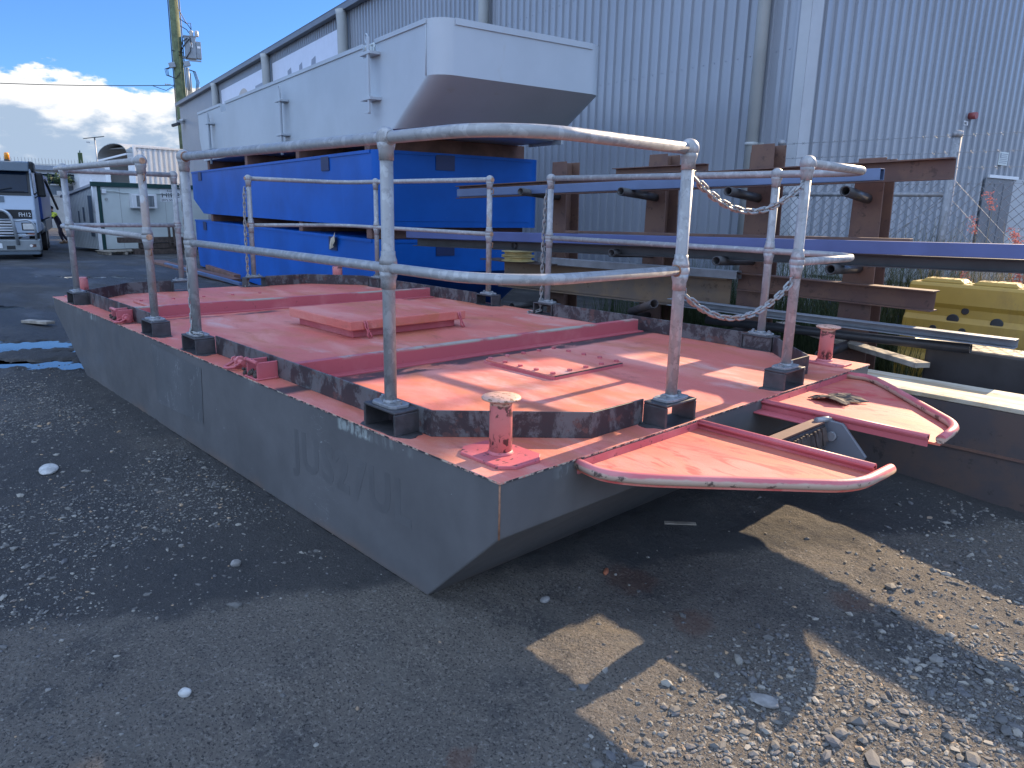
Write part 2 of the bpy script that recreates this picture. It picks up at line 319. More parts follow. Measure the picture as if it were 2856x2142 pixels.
# shed cladding, barges
sh = Mat('pale_grey_wall_cladding', (.29, .31, .345), .24, 0, .55); sh.vary(.6, .04, det=3); M['clad'] = sh.done()
simple('trim', 'pale_grey_trim_paint', (.40, .41, .42), .45, var=.06, vs=2); simple('pipegrey', 'grey_downpipe_paint', (.36, .37, .36), .45, var=.07, vs=2); simple('gutter', 'grey_gutter_paint', (.14, .15, .17), .4, var=.08, vs=2)
simple('darkgap', 'dark_recess', (.03, .032, .036), .8, var=.1)
bl = Mat('bright_blue_barge_paint', (.004, .082, .35), .42, 0, .18); bl.vary(1.2, .16, det=5); bl.mix(bl.ramp(bl.noise(2.4, 6, .7, (1, 1, .12)), .58, .70), (.02, .11, .42), .5); bl.mix(bl.ramp(bl.noise(30, 4), .72, .75), (.25, .28, .35), .4); M['blue'] = bl.done()
simple('bluedk', 'dark_blue_pocket_tone', (.004, .015, .075), .5, var=.1)  # for the pockets: raised dark blue boxes, no hollow modelled
gb = Mat('pale_grey_barge_paint', (.38, .42, .455), .42); gb.vary(.9, .07, det=5); gb.mix(gb.ramp(gb.noise(2.2, 6, .7, (1, 1, .3), (4, 0, 0)), .60, .70), (.36, .36, .35), .5); gb.mix(gb.ramp(gb.noise(18, 5, .7), .70, .74), (.24, .22, .20), .5); gb.bump(gb.noise(1.1, 3), .02, .25); M['greyb'] = gb.done()
simple('banner', 'off_white_sign_panel', (.60, .62, .70), .35, var=.03); simple('signgrey', 'grey_sign_print', (.22, .24, .29), .4, var=.05); simple('signtan', 'tan_sign_print', (.42, .36, .31), .4, var=.05)
simple('white', 'white_paint', (.70, .71, .72), .4, var=.05); simple('offwhite', 'off_white_panel', (.55, .59, .57), .45, var=.05, vs=1.5); simple('greentrim', 'dark_green_trim', (.012, .05, .045), .45, var=.1)
simple('black', 'black_plastic', (.012, .013, .015), .45, var=.1); simple('rubber', 'black_rubber', (.018, .018, .02), .8, var=.2, vs=10, bump=.001); simple('signtext', 'dark_sign_print', (.03, .035, .05), .5, var=.05)
simple('truckwhite', 'pale_truck_paint', (.42, .49, .58), .3, var=.03); simple('truckgrey', 'grey_truck_panel', (.09, .12, .15), .4, var=.05); simple('bumper', 'grey_bumper_steel', (.22, .24, .25), .4, .2, var=.12); simple('alloy', 'alloy_tube', (.42, .45, .48), .3, .6, var=.08)
simple('truckblue', 'dark_blue_truck_paint', (.010, .045, .20), .3, var=.08); simple('chrome', 'chrome_steel', (.6, .62, .65), .12, 1.0, var=.05)
simple('glass', 'tinted_window_glass', (.006, .016, .035), .12, var=.1, spec=.25); simple('lamp', 'headlight_lens', (.72, .70, .66), .12, var=.1); simple('amber', 'amber_lens', (.65, .24, .02), .2, var=.05); simple('orange', 'red_orange_lens', (.30, .09, .04), .3)
ye = Mat('yellow_barrier_plastic', (.37, .225, .035), .5); ye.vary(2, .12, det=5); ye.mix(ye.ramp(ye.noise(3, 6, .7, (1, 1, .4)), .55, .68), (.27, .16, .035), .6); ye.mix(ye.ramp(ye.noise(20, 5), .66, .7), (.22, .14, .05), .4); M['yellow'] = ye.done()
simple('rim', 'cream_yellow_rim_paint', (.50, .40, .17), .5, var=.2, vs=8); simple('redplastic', 'faded_red_plastic', (.25, .055, .05), .45)
simple('navy', 'navy_work_cloth', (.018, .014, .03), .85, var=.2); simple('hivis', 'hi_vis_yellow_cloth', (.55, .60, .06), .8); simple('skin', 'skin', (.46, .25, .18), .6, var=.1); simple('boot', 'tan_boot_leather', (.20, .12, .07), .7); simple('hair', 'dark_cap_cloth', (.015, .014, .016), .8)
simple('bark', 'green_treated_timber_pole', (.085, .105, .05), .8, var=.35, vs=3, bump=.003, bs=12); simple('cable', 'black_cable', (.012, .012, .014), .5); simple('trafo', 'grey_transformer_paint', (.22, .25, .28), .45, var=.08); simple('porcelain', 'pale_porcelain', (.38, .36, .33), .35)
simple('concrete', 'pale_concrete', (.38, .38, .36), .8, var=.12, vs=1.5); simple('housegrey', 'blue_grey_wall_paint', (.15, .19, .23), .6, var=.06); simple('housepale', 'pale_wall_paint', (.50, .52, .53), .6, var=.06); simple('fascia', 'grey_roof_sheet', (.25, .28, .32), .5, var=.05)
simple('leaf', 'dark_green_leaf', (.035, .065, .022), .7, var=.3, vs=8)
for key, col in (('grass', (.085, .10, .035)), ('straw', (.34, .26, .13)), ('flower', (.55, .20, .18)), ('weed', (.06, .085, .035))):
    m = Mat(key+'_blade', col, .6)
    info = m.geo.outputs['Random Per Island']; m.mix(m.ramp(info, 0.0, 1.0), tuple(c*.45 for c in col), .8)
    m.b.inputs['Subsurface Weight'].default_value = 0.0
    tr = m.n.new('ShaderNodeBsdfTranslucent'); m.l.new(m.col, tr.inputs[0]); ms = m.n.new('ShaderNodeMixShader'); ms.inputs[0].default_value = .35
    mat = m.done(); m.l.new(m.b.outputs[0], ms.inputs[1]); m.l.new(tr.outputs[0], ms.inputs[2]); m.l.new(ms.outputs[0], m.n['Material Output'].inputs[0]); M[key] = mat
# yard: crushed dark bitumen, damp far to the left, paler dust where it is dry
g = Mat('dark_crushed_bitumen', (.140, .122, .104), .88, 0, .3)
g.mix(g.ramp(g.noise(.9, 6, .65), .42, .62), (.170, .147, .124), .9); g.mix(g.ramp(g.noise(2.3, 7, .7, (1, 1, 1), (4, 4, 0)), .50, .66), (.072, .068, .066), .8)
g.mix(g.ramp(g.noise(70, 5, .75), .50, .64), (.27, .245, .21), .75); g.mix(g.ramp(g.noise(120, 3, .7, (1, 1, 1), (2, 2, 2)), .54, .62), (.032, .030, .030), .85)
g.mix(g.ramp(g.noise(38, 6, .8, (1, 1, 1), (7, 7, 0)), .58, .66), (.175, .16, .14), .6); g.mix(g.ramp(g.noise(4.5, 7, .75, (1, 1, 1), (9, 4, 0)), .56, .66), (.16, .145, .125), .55)
for (a, b, rr_) in ((.02, -.74, .13), (-.31, -.67, .10), (-.27, .38, .06), (-.62, -1.30, .10)):
    d_ = g.math('SQRT', g.math('ADD', g.math('POWER', g.math('SUBTRACT', g.sep.outputs[0], a), 2.0), g.math('POWER', g.math('SUBTRACT', g.sep.outputs[1], b), 2.0)))
    d_ = g.math('ADD', d_, g.math('MULTIPLY', g.math('SUBTRACT', g.noise(14, 4), .5), .12)); g.mix(g.ramp(d_, rr_*.5, rr_, 1.0, 0.0), (.15, .07, .045), .45)
# loose dark gravel lies in a sheet along the hull; nearer the viewer the ground is bare and dusty
edge_ = g.math('ADD', g.math('SUBTRACT', g.sep.outputs[0], g.math('MULTIPLY', g.sep.outputs[1], .5)), g.math('MULTIPLY', g.math('SUBTRACT', g.noise(2.2, 6, .65), .5), .55))
g.mix(g.mul(g.ramp(edge_, .44, .58), g.ramp(g.noise(1.4, 6, .65, (.6, 1, 1), (3, 0, 0)), .22, .50)), (.044, .044, .046), .82)
damp = g.mul(g.ramp(g.sep.outputs[0], 3.5, 9.0), g.ramp(g.noise(.55, 5, .6, (.35, 1, 1)), .40, .58))
g.mix(damp, (.030, .031, .034), .7); g.mix(g.mul(g.ramp(g.sep.outputs[0], 3.0, 6.0), g.ramp(g.noise(1.1, 6, .65, (.6, 1.2, 1), (2, 8, 0)), .50, .64)), (.105, .105, .11), .6); g.rough(damp, 0.0, 1.0, .9, .60)
g.bump(g.noise(30, 6, .72), .014, .8); g.bump(g.noise(95, 5, .75), .014, 1.0); g.bump(g.noise(7, 5, .7), .03, .4); M['ground'] = g.done()
st = Mat('mixed_gravel_stone', (.11, .104, .096), .8); info = st.geo.outputs['Random Per Island']
st.mix(st.ramp(info, .45, .85), (.25, .232, .20), 1.0); st.mix(st.ramp(info, .93, .96), (.34, .22, .12), .8); st.mix(st.ramp(st.math('FRACT', st.math('MULTIPLY', info, 37.0)), .6, .9), (.10, .097, .10), .8); st.bump(st.noise(150, 3), .002, .6); M['gravel'] = st.done()
simple('palestone', 'pale_stone', (.42, .41, .39), .8, var=.25, vs=30, bump=.002, bs=90); simple('greystone', 'grey_stone', (.22, .21, .20), .8, var=.25, vs=30, bump=.002, bs=90); simple('brick', 'orange_brick_chip', (.36, .12, .06), .85, var=.2, vs=40)
wt = Mat('puddle_water', (.012, .014, .016), .03, 0, .9); wt.b.inputs['IOR'].default_value = 1.9; wt.bump(wt.noise(5, 3), .002, .15); M['water'] = wt.done()

# ------------------------------------------------------------------ the yard
def vnoise(x, y, seed=0):       # smooth value noise on a lattice
    xi, yi = np.floor(x).astype(int), np.floor(y).astype(int); fx, fy = x-xi, y-yi
    fx, fy = fx*fx*(3-2*fx), fy*fy*(3-2*fy)
    def h(a, b):
        n = (a*374761393 + b*668265263 + seed*974711) & 0xffffffff; n = ((n ^ (n >> 13))*1274126177) & 0xffffffff; return ((n ^ (n >> 16)) & 0xffff)/65535.0
    return (h(xi, yi)*(1-fx)+h(xi+1, yi)*fx)*(1-fy)+(h(xi, yi+1)*(1-fx)+h(xi+1, yi+1)*fx)*fy
def sstep(t): t = np.clip(t, 0, 1); return t*t*(3-2*t)
PUDDLES = [(6.75, .1, .95, .26, 0), (5.75, .35, .95, .17, 0), (6.25, .75, .5, .07, 0), (13.5, -2.2, .9, .22, 0), (10.3, -2.0, .6, .12, 0), (10.0, .1, .8, .18, 0)]   # x, y, half length across the view, half depth, turn
def ground_z(x, y):
    x = np.asarray(x, float); y = np.asarray(y, float)
    z = -.65*sstep((x-15.5)/12)
    z = z - (.055*sstep((.34-x)/.34)+.07*np.clip(-.2-x, 0, 3))*sstep((y+4.2)/.6)             # worn dip in front of the bow
    z = z + .030*(vnoise(x*.9+40, y*.9+40, 1)-.62)*sstep((20-x)/6)*(.22+.78*sstep((x-2.2)/1.5))
    near = sstep((12-np.hypot(x+1.5, y-1.4))/4)
    z = z + near*(.006*(vnoise(x*5+9, y*5+9, 2)-.55) + .006*(vnoise(x*13, y*13, 3)-.5) + .007*(vnoise(x*31, y*31, 4)-.5))
    return z
WATER = -.022
def grow(a, b, step, out_lo, out_hi, k=1.16):
    c = list(np.arange(a, b+step/2, step)); s = step; p = c[0]; lo = []
    while p > out_lo: s *= k; p -= s; lo.append(p)
    s = step; p = c[-1]
    while p < out_hi: s *= k; p += s; c.append(p)
    return np.array(lo[::-1]+c)
gx = grow(-2.3, 8.0, .018, -120, 900, 1.05); gy = grow(-2.6, 2.0, .018, -500, 300, 1.06)
X, Y = np.meshgrid(gx, gy); Zg = ground_z(X, Y)
for px_, py_, a_, b_, t_ in PUDDLES:      # puddles lie across the view in shallow hollows
    dx, dy = X-px_, Y-py_; u_ = dx*.62+dy*.78; w_ = dx*.78-dy*.62
    q = np.sqrt((u_/a_)**2+(w_/(b_))**2)+1.1*(vnoise(X*2.3, Y*2.3, 8)-.5)+1.0*(vnoise(X*7, Y*7, 9)-.5)+.7*(vnoise(X*21, Y*21, 10)-.5)
    Zg = Zg - .040*sstep((1.35-q)/.9)
nx_, ny_ = len(gx), len(gy)
vs = np.stack([X.ravel(), Y.ravel(), Zg.ravel()], 1)
i = np.arange(nx_*ny_).reshape(ny_, nx_); q = np.stack([i[:-1, :-1].ravel(), i[:-1, 1:].ravel(), i[1:, 1:].ravel(), i[1:, :-1].ravel()], 1)
def np_mesh(name, v, f, mat, smooth=True, parent=None):
    me = bpy.data.meshes.new(name); k = f.shape[1]
    me.vertices.add(len(v)); me.vertices.foreach_set('co', v.astype(np.float32).ravel())
    me.loops.add(f.size); me.loops.foreach_set('vertex_index', f.astype(np.int32).ravel())
    me.polygons.add(len(f)); me.polygons.foreach_set('loop_start', np.arange(0, f.size, k, dtype=np.int32)); me.polygons.foreach_set('loop_total', np.full(len(f), k, np.int32))
    me.polygons.foreach_set('use_smooth', np.full(len(f), smooth)); me.update(calc_edges=True); me.validate()
    return link(name, me, mat, parent)
tag(np_mesh('ground', vs, q, M['ground']), kind='structure')
pb = MB()
for px_, py_, a_, b_, t_ in PUDDLES:
    n = 24; d1_ = Vector((.62, .78)); d2_ = Vector((.78, -.62))
    pb.add([(px_+d1_.x*a_*1.5*math.cos(2*math.pi*k/n)+d2_.x*b_*1.5*math.sin(2*math.pi*k/n), py_+d1_.y*a_*1.5*math.cos(2*math.pi*k/n)+d2_.y*b_*1.5*math.sin(2*math.pi*k/n), WATER) for k in range(n)], [tuple(range(n))])
tag(pb.build('puddle_water', M['water']), kind='structure')

# loose stones: low polygon chips, all one spread
def chips(pts, sizes, name, mat, rng):
    b = bmesh.new(); bmesh.ops.create_icosphere(b, subdivisions=1, radius=1); bv = np.array([v.co for v in b.verts]); bf = np.array([[v.index for v in f.verts] for f in b.faces]); b.free()
    n = len(pts); nv = len(bv)
    V = np.repeat(bv[None], n, 0)*(1+rng.normal(0, .2, (n, nv, 1))); V *= np.stack([rng.uniform(.8, 1.5, n), rng.uniform(.6, 1.0, n), rng.uniform(.35, .7, n)], 1)[:, None, :]
    a = rng.uniform(0, 6.283, n); c, s_ = np.cos(a)[:, None], np.sin(a)[:, None]
    V = np.stack([V[..., 0]*c-V[..., 1]*s_, V[..., 0]*s_+V[..., 1]*c, V[..., 2]], -1)*sizes[:, None, None]; V += pts[:, None, :]
    return np_mesh(name, V.reshape(-1, 3), (bf[None]+(np.arange(n)*nv)[:, None, None]).reshape(-1, 3), mat, False)
def scatter(n, x0, x1, y0, y1, dens):
    out = []
    while len(out) < n:
        x = RNG.uniform(x0, x1, 40000); y = RNG.uniform(y0, y1, 40000); keep = RNG.uniform(0, 1, 40000) < dens(x, y); out += list(zip(x[keep], y[keep]))
    a = np.array(out[:n]); return a[:, 0], a[:, 1]
def dens(x, y):
    d = .22+.9*sstep((vnoise(x*1.7+3, y*1.7+5, 11)-.42)/.25)
    right = sstep((-.35-x)/.5); left = sstep((x-.5*y-.42+.5*(vnoise(x*2.2, y*2.2, 31)-.5))/.14)*sstep((y-.02)/.1); row = np.exp(-((x-.5*y-.47+.25*(vnoise(x*2.2, y*2.2, 31)-.5))/.03)**2)*sstep((y-.1)/.1)*sstep((1.3-y)/.3)
    return np.clip(d*(.07+1.25*right+.45*left)+.5*row*vnoise(x*4, y*4, 41), 0, 1)
x, y = scatter(72000, -2.2, 5.5, -2.8, 2.0, dens); inside = (x > .2) & (y < -.02) & (y > -2.8); x, y = x[~inside], y[~inside]
sz = np.clip(RNG.lognormal(-5.85, .58, len(x)), .0011, .017)*(1+.45*sstep((-.25-x)/.3))
chips(np.stack([x, y, ground_z(x, y)+sz*.15], 1), sz, 'loose_gravel', M['gravel'], RNG)['kind'] = 'stuff'
def pebble(name, label, cat, x, y, s, mat, sc=(1, 1, .6), seed=1, group=None):
    b = bmesh.new(); bmesh.ops.create_icosphere(b, subdivisions=2, radius=1); rg = random.Random(seed)
    for v in b.verts: v.co = Vector((v.co.x*sc[0], v.co.y*sc[1], v.co.z*sc[2]))*(s*(1+rg.uniform(-.16, .16)))
    me = bpy.data.meshes.new(name); b.to_mesh(me); b.free(); o = link(name, me, mat); o.location = (x, y, float(ground_z(x, y))+s*sc[2]*.45); o.rotation_euler = (0, 0, seed*1.3)
    o.modifiers.new('round', 'SUBSURF').levels = 1; o.modifiers['round'].render_levels = 1
    return tag(o, label, cat, group)
pebble('stone', 'rounded pale stone alone on the bare ground at the lower left', 'stone', .393, .848, .019, M['palestone'], (1, .85, .75), 3)
pebble('stone', 'flat ragged white stone on the ground left of the hull', 'stone', 2.68, .715, .066, M['palestone'], (1.3, .8, .35), 7)
pebble('stone', 'flat pale stone slab half buried inside the rounded fender shadow', 'stone', -.685, -.495, .045, M['greystone'], (1.1, .7, .22), 5)
pebble('brick_chip', 'small orange brick chip on the shaded ground below the bow', 'brick chip', .112, -.693, .020, M['brick'], (1.4, .55, .5), 4)
pebble('stone', 'small bright white stone at the lower edge of the photo', 'stone', -.385, .53, .0085, M['white'], (1, .8, .8), 9)
pebble('stone', 'grey stone against the pointed lower corner of the hull', 'stone', .12, -.352, .020, M['greystone'], (1.2, .8, .6), 6)
pebble('stone', 'round grey stone at the end of the stone row beside the hull', 'stone', 1.05, .42, .021, M['greystone'], (1, .9, .8), 8)
wd = MB(); wd.bar((.17, -1.17, .012), (.065, -1.26, .016), .022, .006); tag(wd.build('wood_splinter', M['timber']), 'pale pointed wood splinter on the shaded ground below the bow', 'wood splinter')
wd = MB(); wd.bar((8.05, -.17, .03), (7.62, -.33, .05), .10, .03); tag(wd.build('timber_offcut', M['timber'], bevel=.004), 'short pale timber offcut lying behind the puddle', 'timber offcut')

# ------------------------------------------------------------------ the pontoon
P = thing('work_pontoon', 'grey steel work pontoon with faded red deck and galvanised guard rails', 'pontoon')
prof = [(0, H-.008), (0, .3555), (.3763, 0), (HL-.835, 0), (HL, .43), (HL, H-.008)]
hb = MB(); n = len(prof); vs_ = [(x, 0, z) for x, z in prof]+[(x, -HW, z) for x, z in prof]
hb.add(vs_, [tuple(range(n)), tuple(reversed(range(n, 2*n)))]+[(i, n+i, n+(i+1) % n, (i+1) % n) for i in range(n) if i != n-1]); hull = hb.build('hull', M['hull'], P, .006, 2)
db = MB(); db.box(-.004, HL+.004, -HW-.004, .004, H-.009, H); db.build('deck', M['deck'], P, .0015, 1)
pt = MB(); pt.add([(2.43, .0022, .17), (3.17, .0022, .14), (3.20, .0022, .515), (2.40, .0022, .49)], [(0, 1, 2, 3)]); pt.build('patch_panel', M['patch'], P)['label'] = 'darker scratched rectangle of paint on the hull side'
lettering('JUS27UL', .235, M['ghost'], P, (1.36, .0004, .235), (-1, 0, 0), (0, 0, 1), .0003, .95, 'painted_over_lettering', 1.12, .007)
# weld seam at the near corner
ws = MB(); ws.tube([(-.001, .001, H-.01), (-.0015, .001, .45), (-.001, .001, .356)], .0035, 6); ws.build('weld_seam', M['rustweld'], P)
# guard rail posts: galvanised stanchion with ball fittings on a bracket
ZB = H+.092; HP, MP, = 1.05, .603
POSTS = dict(A=(.68, -.062, 'y'), B=(2.584, -.062, 'y'), C=(3.284, -.062, 'y'), D=(5.13, -.062, 'y'), E=(.056, -.975, 'x'), F=(.056, -1.939, 'x'),
             G=(.636, -2.775, 'y'), H=(2.483, -2.775, 'y'), I=(3.194, -2.775, 'y'), J=(4.925, -2.775, 'y'), K=(5.60, -1.753, 'x'), L=(5.60, -1.049, 'x'))
def bracket(x, y, ax):
    m = MB(); a, d, t = .105, .055, .012
    def bx(u0, u1, w0, w1, z0, z1): m.box(*((x+u0, x+u1, y+w0, y+w1) if ax == 'y' else (x+w0, x+w1, y+u0, y+u1)), z0, z1)
    bx(-a, -a+t, -d, d, H, H+.082); bx(a-t, a, -d, d, H, H+.082); bx(-a, a, -d, d, H+.082, H+.093)
    return m.build('mounting_bracket', M['bracket'], P, .004, 2)
def pad(x, y, ax):
    m = MB(); a, d = .14, .062; n = 22; pts = []
    for k in range(n):
        t = 2*math.pi*k/n; r_ = 1+.10*math.sin(3*t+x*7)+.06*math.sin(7*t+y*5); u, w = max(-1, min(1, 1.25*math.cos(t)))*a*r_, max(-1, min(1, 1.25*math.sin(t)))*d*r_
        X_, Y_ = (x+u, y+w) if ax == 'y' else (x+w, y+u); pts.append((max(.001, X_) if ax == 'x' and x < 1 else X_, min(-.001, Y_) if y > -1 else Y_))
    m.prism(pts, H, H+.0022); return m.build('weld_burn_patch', M['bracket'], P)
for i, (k, (x, y, ax)) in enumerate(POSTS.items()):
    bracket(x, y, ax); pad(x, y, ax)
    m = MB(); m.tube([(x, y, ZB), (x, y, H+HP-.01)], .0235, 20); post = m.build('post', M['galvrust' if k in 'CI' else 'galv'], P)
    f = MB(); pw = (.075, .045) if ax == 'y' else (.045, .075)
    f.prism([(x+pw[0]*a_, y+pw[1]*b_) for a_, b_ in ((-1, -.6), (-.75, -1), (.75, -1), (1, -.6), (1, .6), (.75, 1), (-.75, 1), (-1, .6))], ZB+.001, ZB+.013)
    f.lathe([(.032, ZB+.0125), (.028, ZB+.020), (.0245, ZB+.024)], (x, y, 0), 20); f.build('base_flange', M['galvdull'], post, .002, 1)
    for s_ in (-1, 1):
        bx_, by_ = (x+.052*s_, y) if ax == 'y' else (x, y+.052*s_)
        q = MB(); q.prism([(bx_+.013*math.cos(math.pi/3*k_), by_+.013*math.sin(math.pi/3*k_)) for k_ in range(6)], ZB+.013, ZB+.024); q.lathe([(.0075, ZB+.024), (.0075, ZB+.030)], (bx_, by_, 0), 10)
        q.build('bolt', M['galvdull'], post)
    for z, r_ in ((H+HP, .0365), (H+MP, .0355)):
        b = MB(); b.ball((x, y, z), r_, 24)
        b.lathe([(.0262, z-.075), (.0262, z-.045), (.031, z-.030), (.033, z-.012)], (x, y, 0), 20)
        if z < H+1: b.lathe([(.033, z+.012), (.031, z+.030), (.0262, z+.045), (.0262, z+.06)], (x, y, 0), 20)
        b.build('ball_joint', M['galv'], post)
def rail(name, pts, z, r):
    path = []
    for p in pts:
        if len(p) == 2: path.append(Vector((*p, z)))
        else:
            a, c, b = p; path += arc((*c, z), (*a, z), (*b, z), 10)
    m = MB(); m.tube(path, r, 18); return m.build(name, M['galv'], P)
def bend(c, da, db, r=.28): return ((c[0]+da[0]*r, c[1]+da[1]*r), c, (c[0]+db[0]*r, c[1]+db[1]*r))
yn, yf, xb, xs = -.062, -2.775, .056, 5.60
for z, r_, nm in ((H+HP, .021, 'top_rail'), (H+MP, .0185, 'mid_rail')):
    rail(nm, [(2.584, yn), bend((xb, yn), (1, 0), (0, -1)), (xb, -.975)], z, r_)
    rail(nm, [(xb, -1.939), bend((xb, yf), (0, 1), (1, 0)), (2.483, yf)], z, r_)
    rail(nm, [(3.284, yn), bend((xs, yn), (-1, 0), (0, -1)), (xs, -1.049)], z, r_)
    rail(nm, [(xs, -1.753), bend((xs, yf), (0, 1), (-1, 0)), (3.194, yf)], z, r_)
# rusty weld rings where rails meet the balls, and open tube ends at the gaps
def ring(x, y, z, ax, s_, mat, r=.0225, t=.004):
    m = MB(); c = Vector((x, y, z)); u = Vector((1, 0, 0)) if ax == 'x' else Vector((0, 1, 0)); w = u.cross(Vector((0, 0, 1)))
    m.tube([c+u*s_+w*(r*math.cos(2*math.pi*k/16))+Vector((0, 0, r*math.sin(2*math.pi*k/16))) for k in range(16)], t, 6, closed=True); return m.build('weld_ring', mat, P)
ring(2.584, yn, H+HP, 'x', -.031, M['rustweld']); ring(.68, yn, H+HP, 'x', -.031, M['galv']); ring(xb, -.975, H+MP, 'y', .029, M['rustweld'], .020); ring(xs, -1.753, H+MP, 'y', .029, M['rustweld'], .02)
for z in (H+HP, H+MP):
    for (x, y, u) in ((3.284, yn, (-1, 0, 0)), (3.194, yf, (-1, 0, 0)), (2.584, yn, (1, 0, 0)), (5.60, -1.753, (0, 1, 0))):
        m = MB(); c = Vector((x, y, z)); u = Vector(u); m.tube([c+u*.025, c+u*.0375], .0175, 16); m.build('tube_end', M['rusttube'] if x > 3.1 else M['galv'], P)
# chain hooks: bent rod eyes welded on the posts
def eye(x, y, z, d, mat='galvdull'):
    m = MB(); a = Vector((x, y, z)); d = Vector(d); s_ = d*.024; m.tube([a+s_*.8+Vector((0, 0, .018)), a+s_*2.0+Vector((0, 0, .018)), a+s_*2.0-Vector((0, 0, .018)), a+s_*.8-Vector((0, 0, .018))], .004, 8); m.build('chain_eye', M[mat], P)
for z in (H+HP-.095, H+MP-.09):
    eye(xb, -.975, z, (0, -1, 0)); eye(xb, -1.939, z, (0, 1, 0)); eye(3.284, yn, z, (-1, 0, 0), 'rustweld'); eye(2.584, yn, z, (1, 0, 0)); eye(3.194, yf, z, (-1, 0, 0), 'rustweld'); eye(2.483, yf, z, (1, 0, 0)); eye(xs, -1.753, z, (0, 1, 0)); eye(xs, -1.049, z, (0, -1, 0))
# rust runs on the two posts by the gap
# coaming plates round the deck with chamfered corners
yi, yo = -.118, -HW+.118; xi, xo = .112, HL-.112
def coaming(pts):
    m = MB(); t = .008; Pp = [Vector((*p, 0)) for p in pts]; L_, R_ = [], []
    for i in range(len(Pp)):
        ds = []
        if i > 0: ds.append((Pp[i]-Pp[i-1]).normalized())
        if i < len(Pp)-1: ds.append((Pp[i+1]-Pp[i]).normalized())
        d = sum(ds, Vector()).normalized(); nn = Vector((-d.y, d.x, 0)); k = t/2/max(.3, nn.dot(Vector((-ds[0].y, ds[0].x, 0)))); L_.append(Pp[i]+nn*k); R_.append(Pp[i]-nn*k)
    ring_ = L_+R_[::-1]; n = len(L_)
    for i in range(n-1): m.hexa([(*R_[i][:2], H), (*R_[i+1][:2], H), (*L_[i+1][:2], H), (*L_[i][:2], H), (*R_[i][:2], H+.1), (*R_[i+1][:2], H+.1), (*L_[i+1][:2], H+.1), (*L_[i][:2], H+.1)])
    bm = bmesh.new(); me = bpy.data.meshes.new('c'); me.from_pydata(m.v, [], m.f); bm.from_mesh(me); bmesh.ops.remove_doubles(bm, verts=bm.verts, dist=1e-5); bm.to_mesh(me); bm.free(); me.name = 'coaming_plate'
    return link('coaming_plate', me, M['coam'], P, .0015, 1)
coaming([(2.47, yi), (.50, yi), (xi, -.56), (xi, -.868)]); coaming([(xi, -2.046), (xi, -2.31), (.53, yo), (2.376, yo)])
coaming([(3.40, yi), (5.0, yi), (5.40, -.56), (xo, -.94)] if False else [(3.40, yi), (5.14, yi), (xo, -.56), (xo, -.94)]); coaming([(xo, -1.86), (xo, -2.31), (5.14, yo), (3.30, yo)])
# mooring bollards: post, flared cap, clipped base plate
for k, (x, y) in enumerate(((.18, -.166), (.187, -2.69))):
    m = MB(); m.lathe([(.0395, H+.008), (.0385, H+.19), (.0385, H+.199)], (x, y, 0), 28); bol = m.build('bollard', M['bollard'], P)
    c = MB(); c.lathe([(.045, H+.194), (.066, H+.203), (.0675, H+.206), (.064, H+.211), (.03, H+.217), (.001, H+.219)], (x, y, 0), 32); c.build('cap', M['bollard'], bol)
    c = MB(); a = .135; c.prism([(x+a*u, y+.098*w) for u, w in ((-1, -.55), (-.7, -1), (.7, -1), (1, -.55), (1, .55), (.7, 1), (-.7, 1), (-1, .55))], H, H+.012); c.lathe([(.047, H+.0118), (.043, H+.018), (.040, H+.024)], (x, y, 0), 28); c.build('base_plate', M['pinkworn'], bol, .002, 1)
for x, y in ((HL-.16, -.19), (HL-.16, -2.66)):
    m = MB(); m.lathe([(.052, H), (.052, H+.165), (.049, H+.170)], (x, y, 0), 24); bol = m.build('stern_bollard', M['bollard'], P); c = MB(); c.prism([(x+.13*u, y+.11*w) for u, w in ((-1, -1), (1, -1), (1, 1), (-1, 1))], H, H+.012); c.build('base_plate', M['pinkworn'], bol, .002, 1)
# two steel angle stiffeners across the deck
def beam(p0, p1):
    m = MB(); a, b = Vector((*p0, H)), Vector((*p1, H)); sec = [(-.055, 0), (.05, 0), (.05, .008), (.006, .008), (.006, .078), (.045, .078), (.045, .083), (-.002, .083), (-.002, .008), (-.055, .008)]
    m.sweep(a, b, [(-q, w) for q, w in sec][::-1]); return m.build('deck_beam', M['beam'], P, .0012, 1)
beam((1.60, -.13), (1.53, -2.71)); beam((4.00, -.13), (3.93, -2.70))
m = MB(); m.box(1.66, 1.70, -1.52, -1.43, H, H+.02); m.box(1.665, 1.69, -1.50, -1.46, H+.02, H+.03); m.build('debris_clump', M['bracket'], P, .005, 2)
# raised hatch with overhanging lid and rope ends
m = MB(); m.box(2.45, 3.15, -1.80, -.97, H, H+.07); hat = m.build('hatch', M['pink'], P, .004, 1)
m = MB(); m.box(2.39, 3.20, -1.85, -.92, H+.055, H+.115); m.build('lid', M['deck'], hat, .006, 2)
for yy in (-1.02, -1.78):
    m = MB()
    for s_ in (0, .016): m.tube([(2.40, yy-s_, H+.112), (2.383, yy-s_, H+.10), (2.381, yy-.004-s_, H+.07), (2.376, yy-.018-s_*.5, H+.045), (2.372, yy-.012-s_*1.6, H+.022), (2.365, yy-.025-s_, H+.004)], .0055, 7)
    m.build('rope_end', M['pink'], hat)
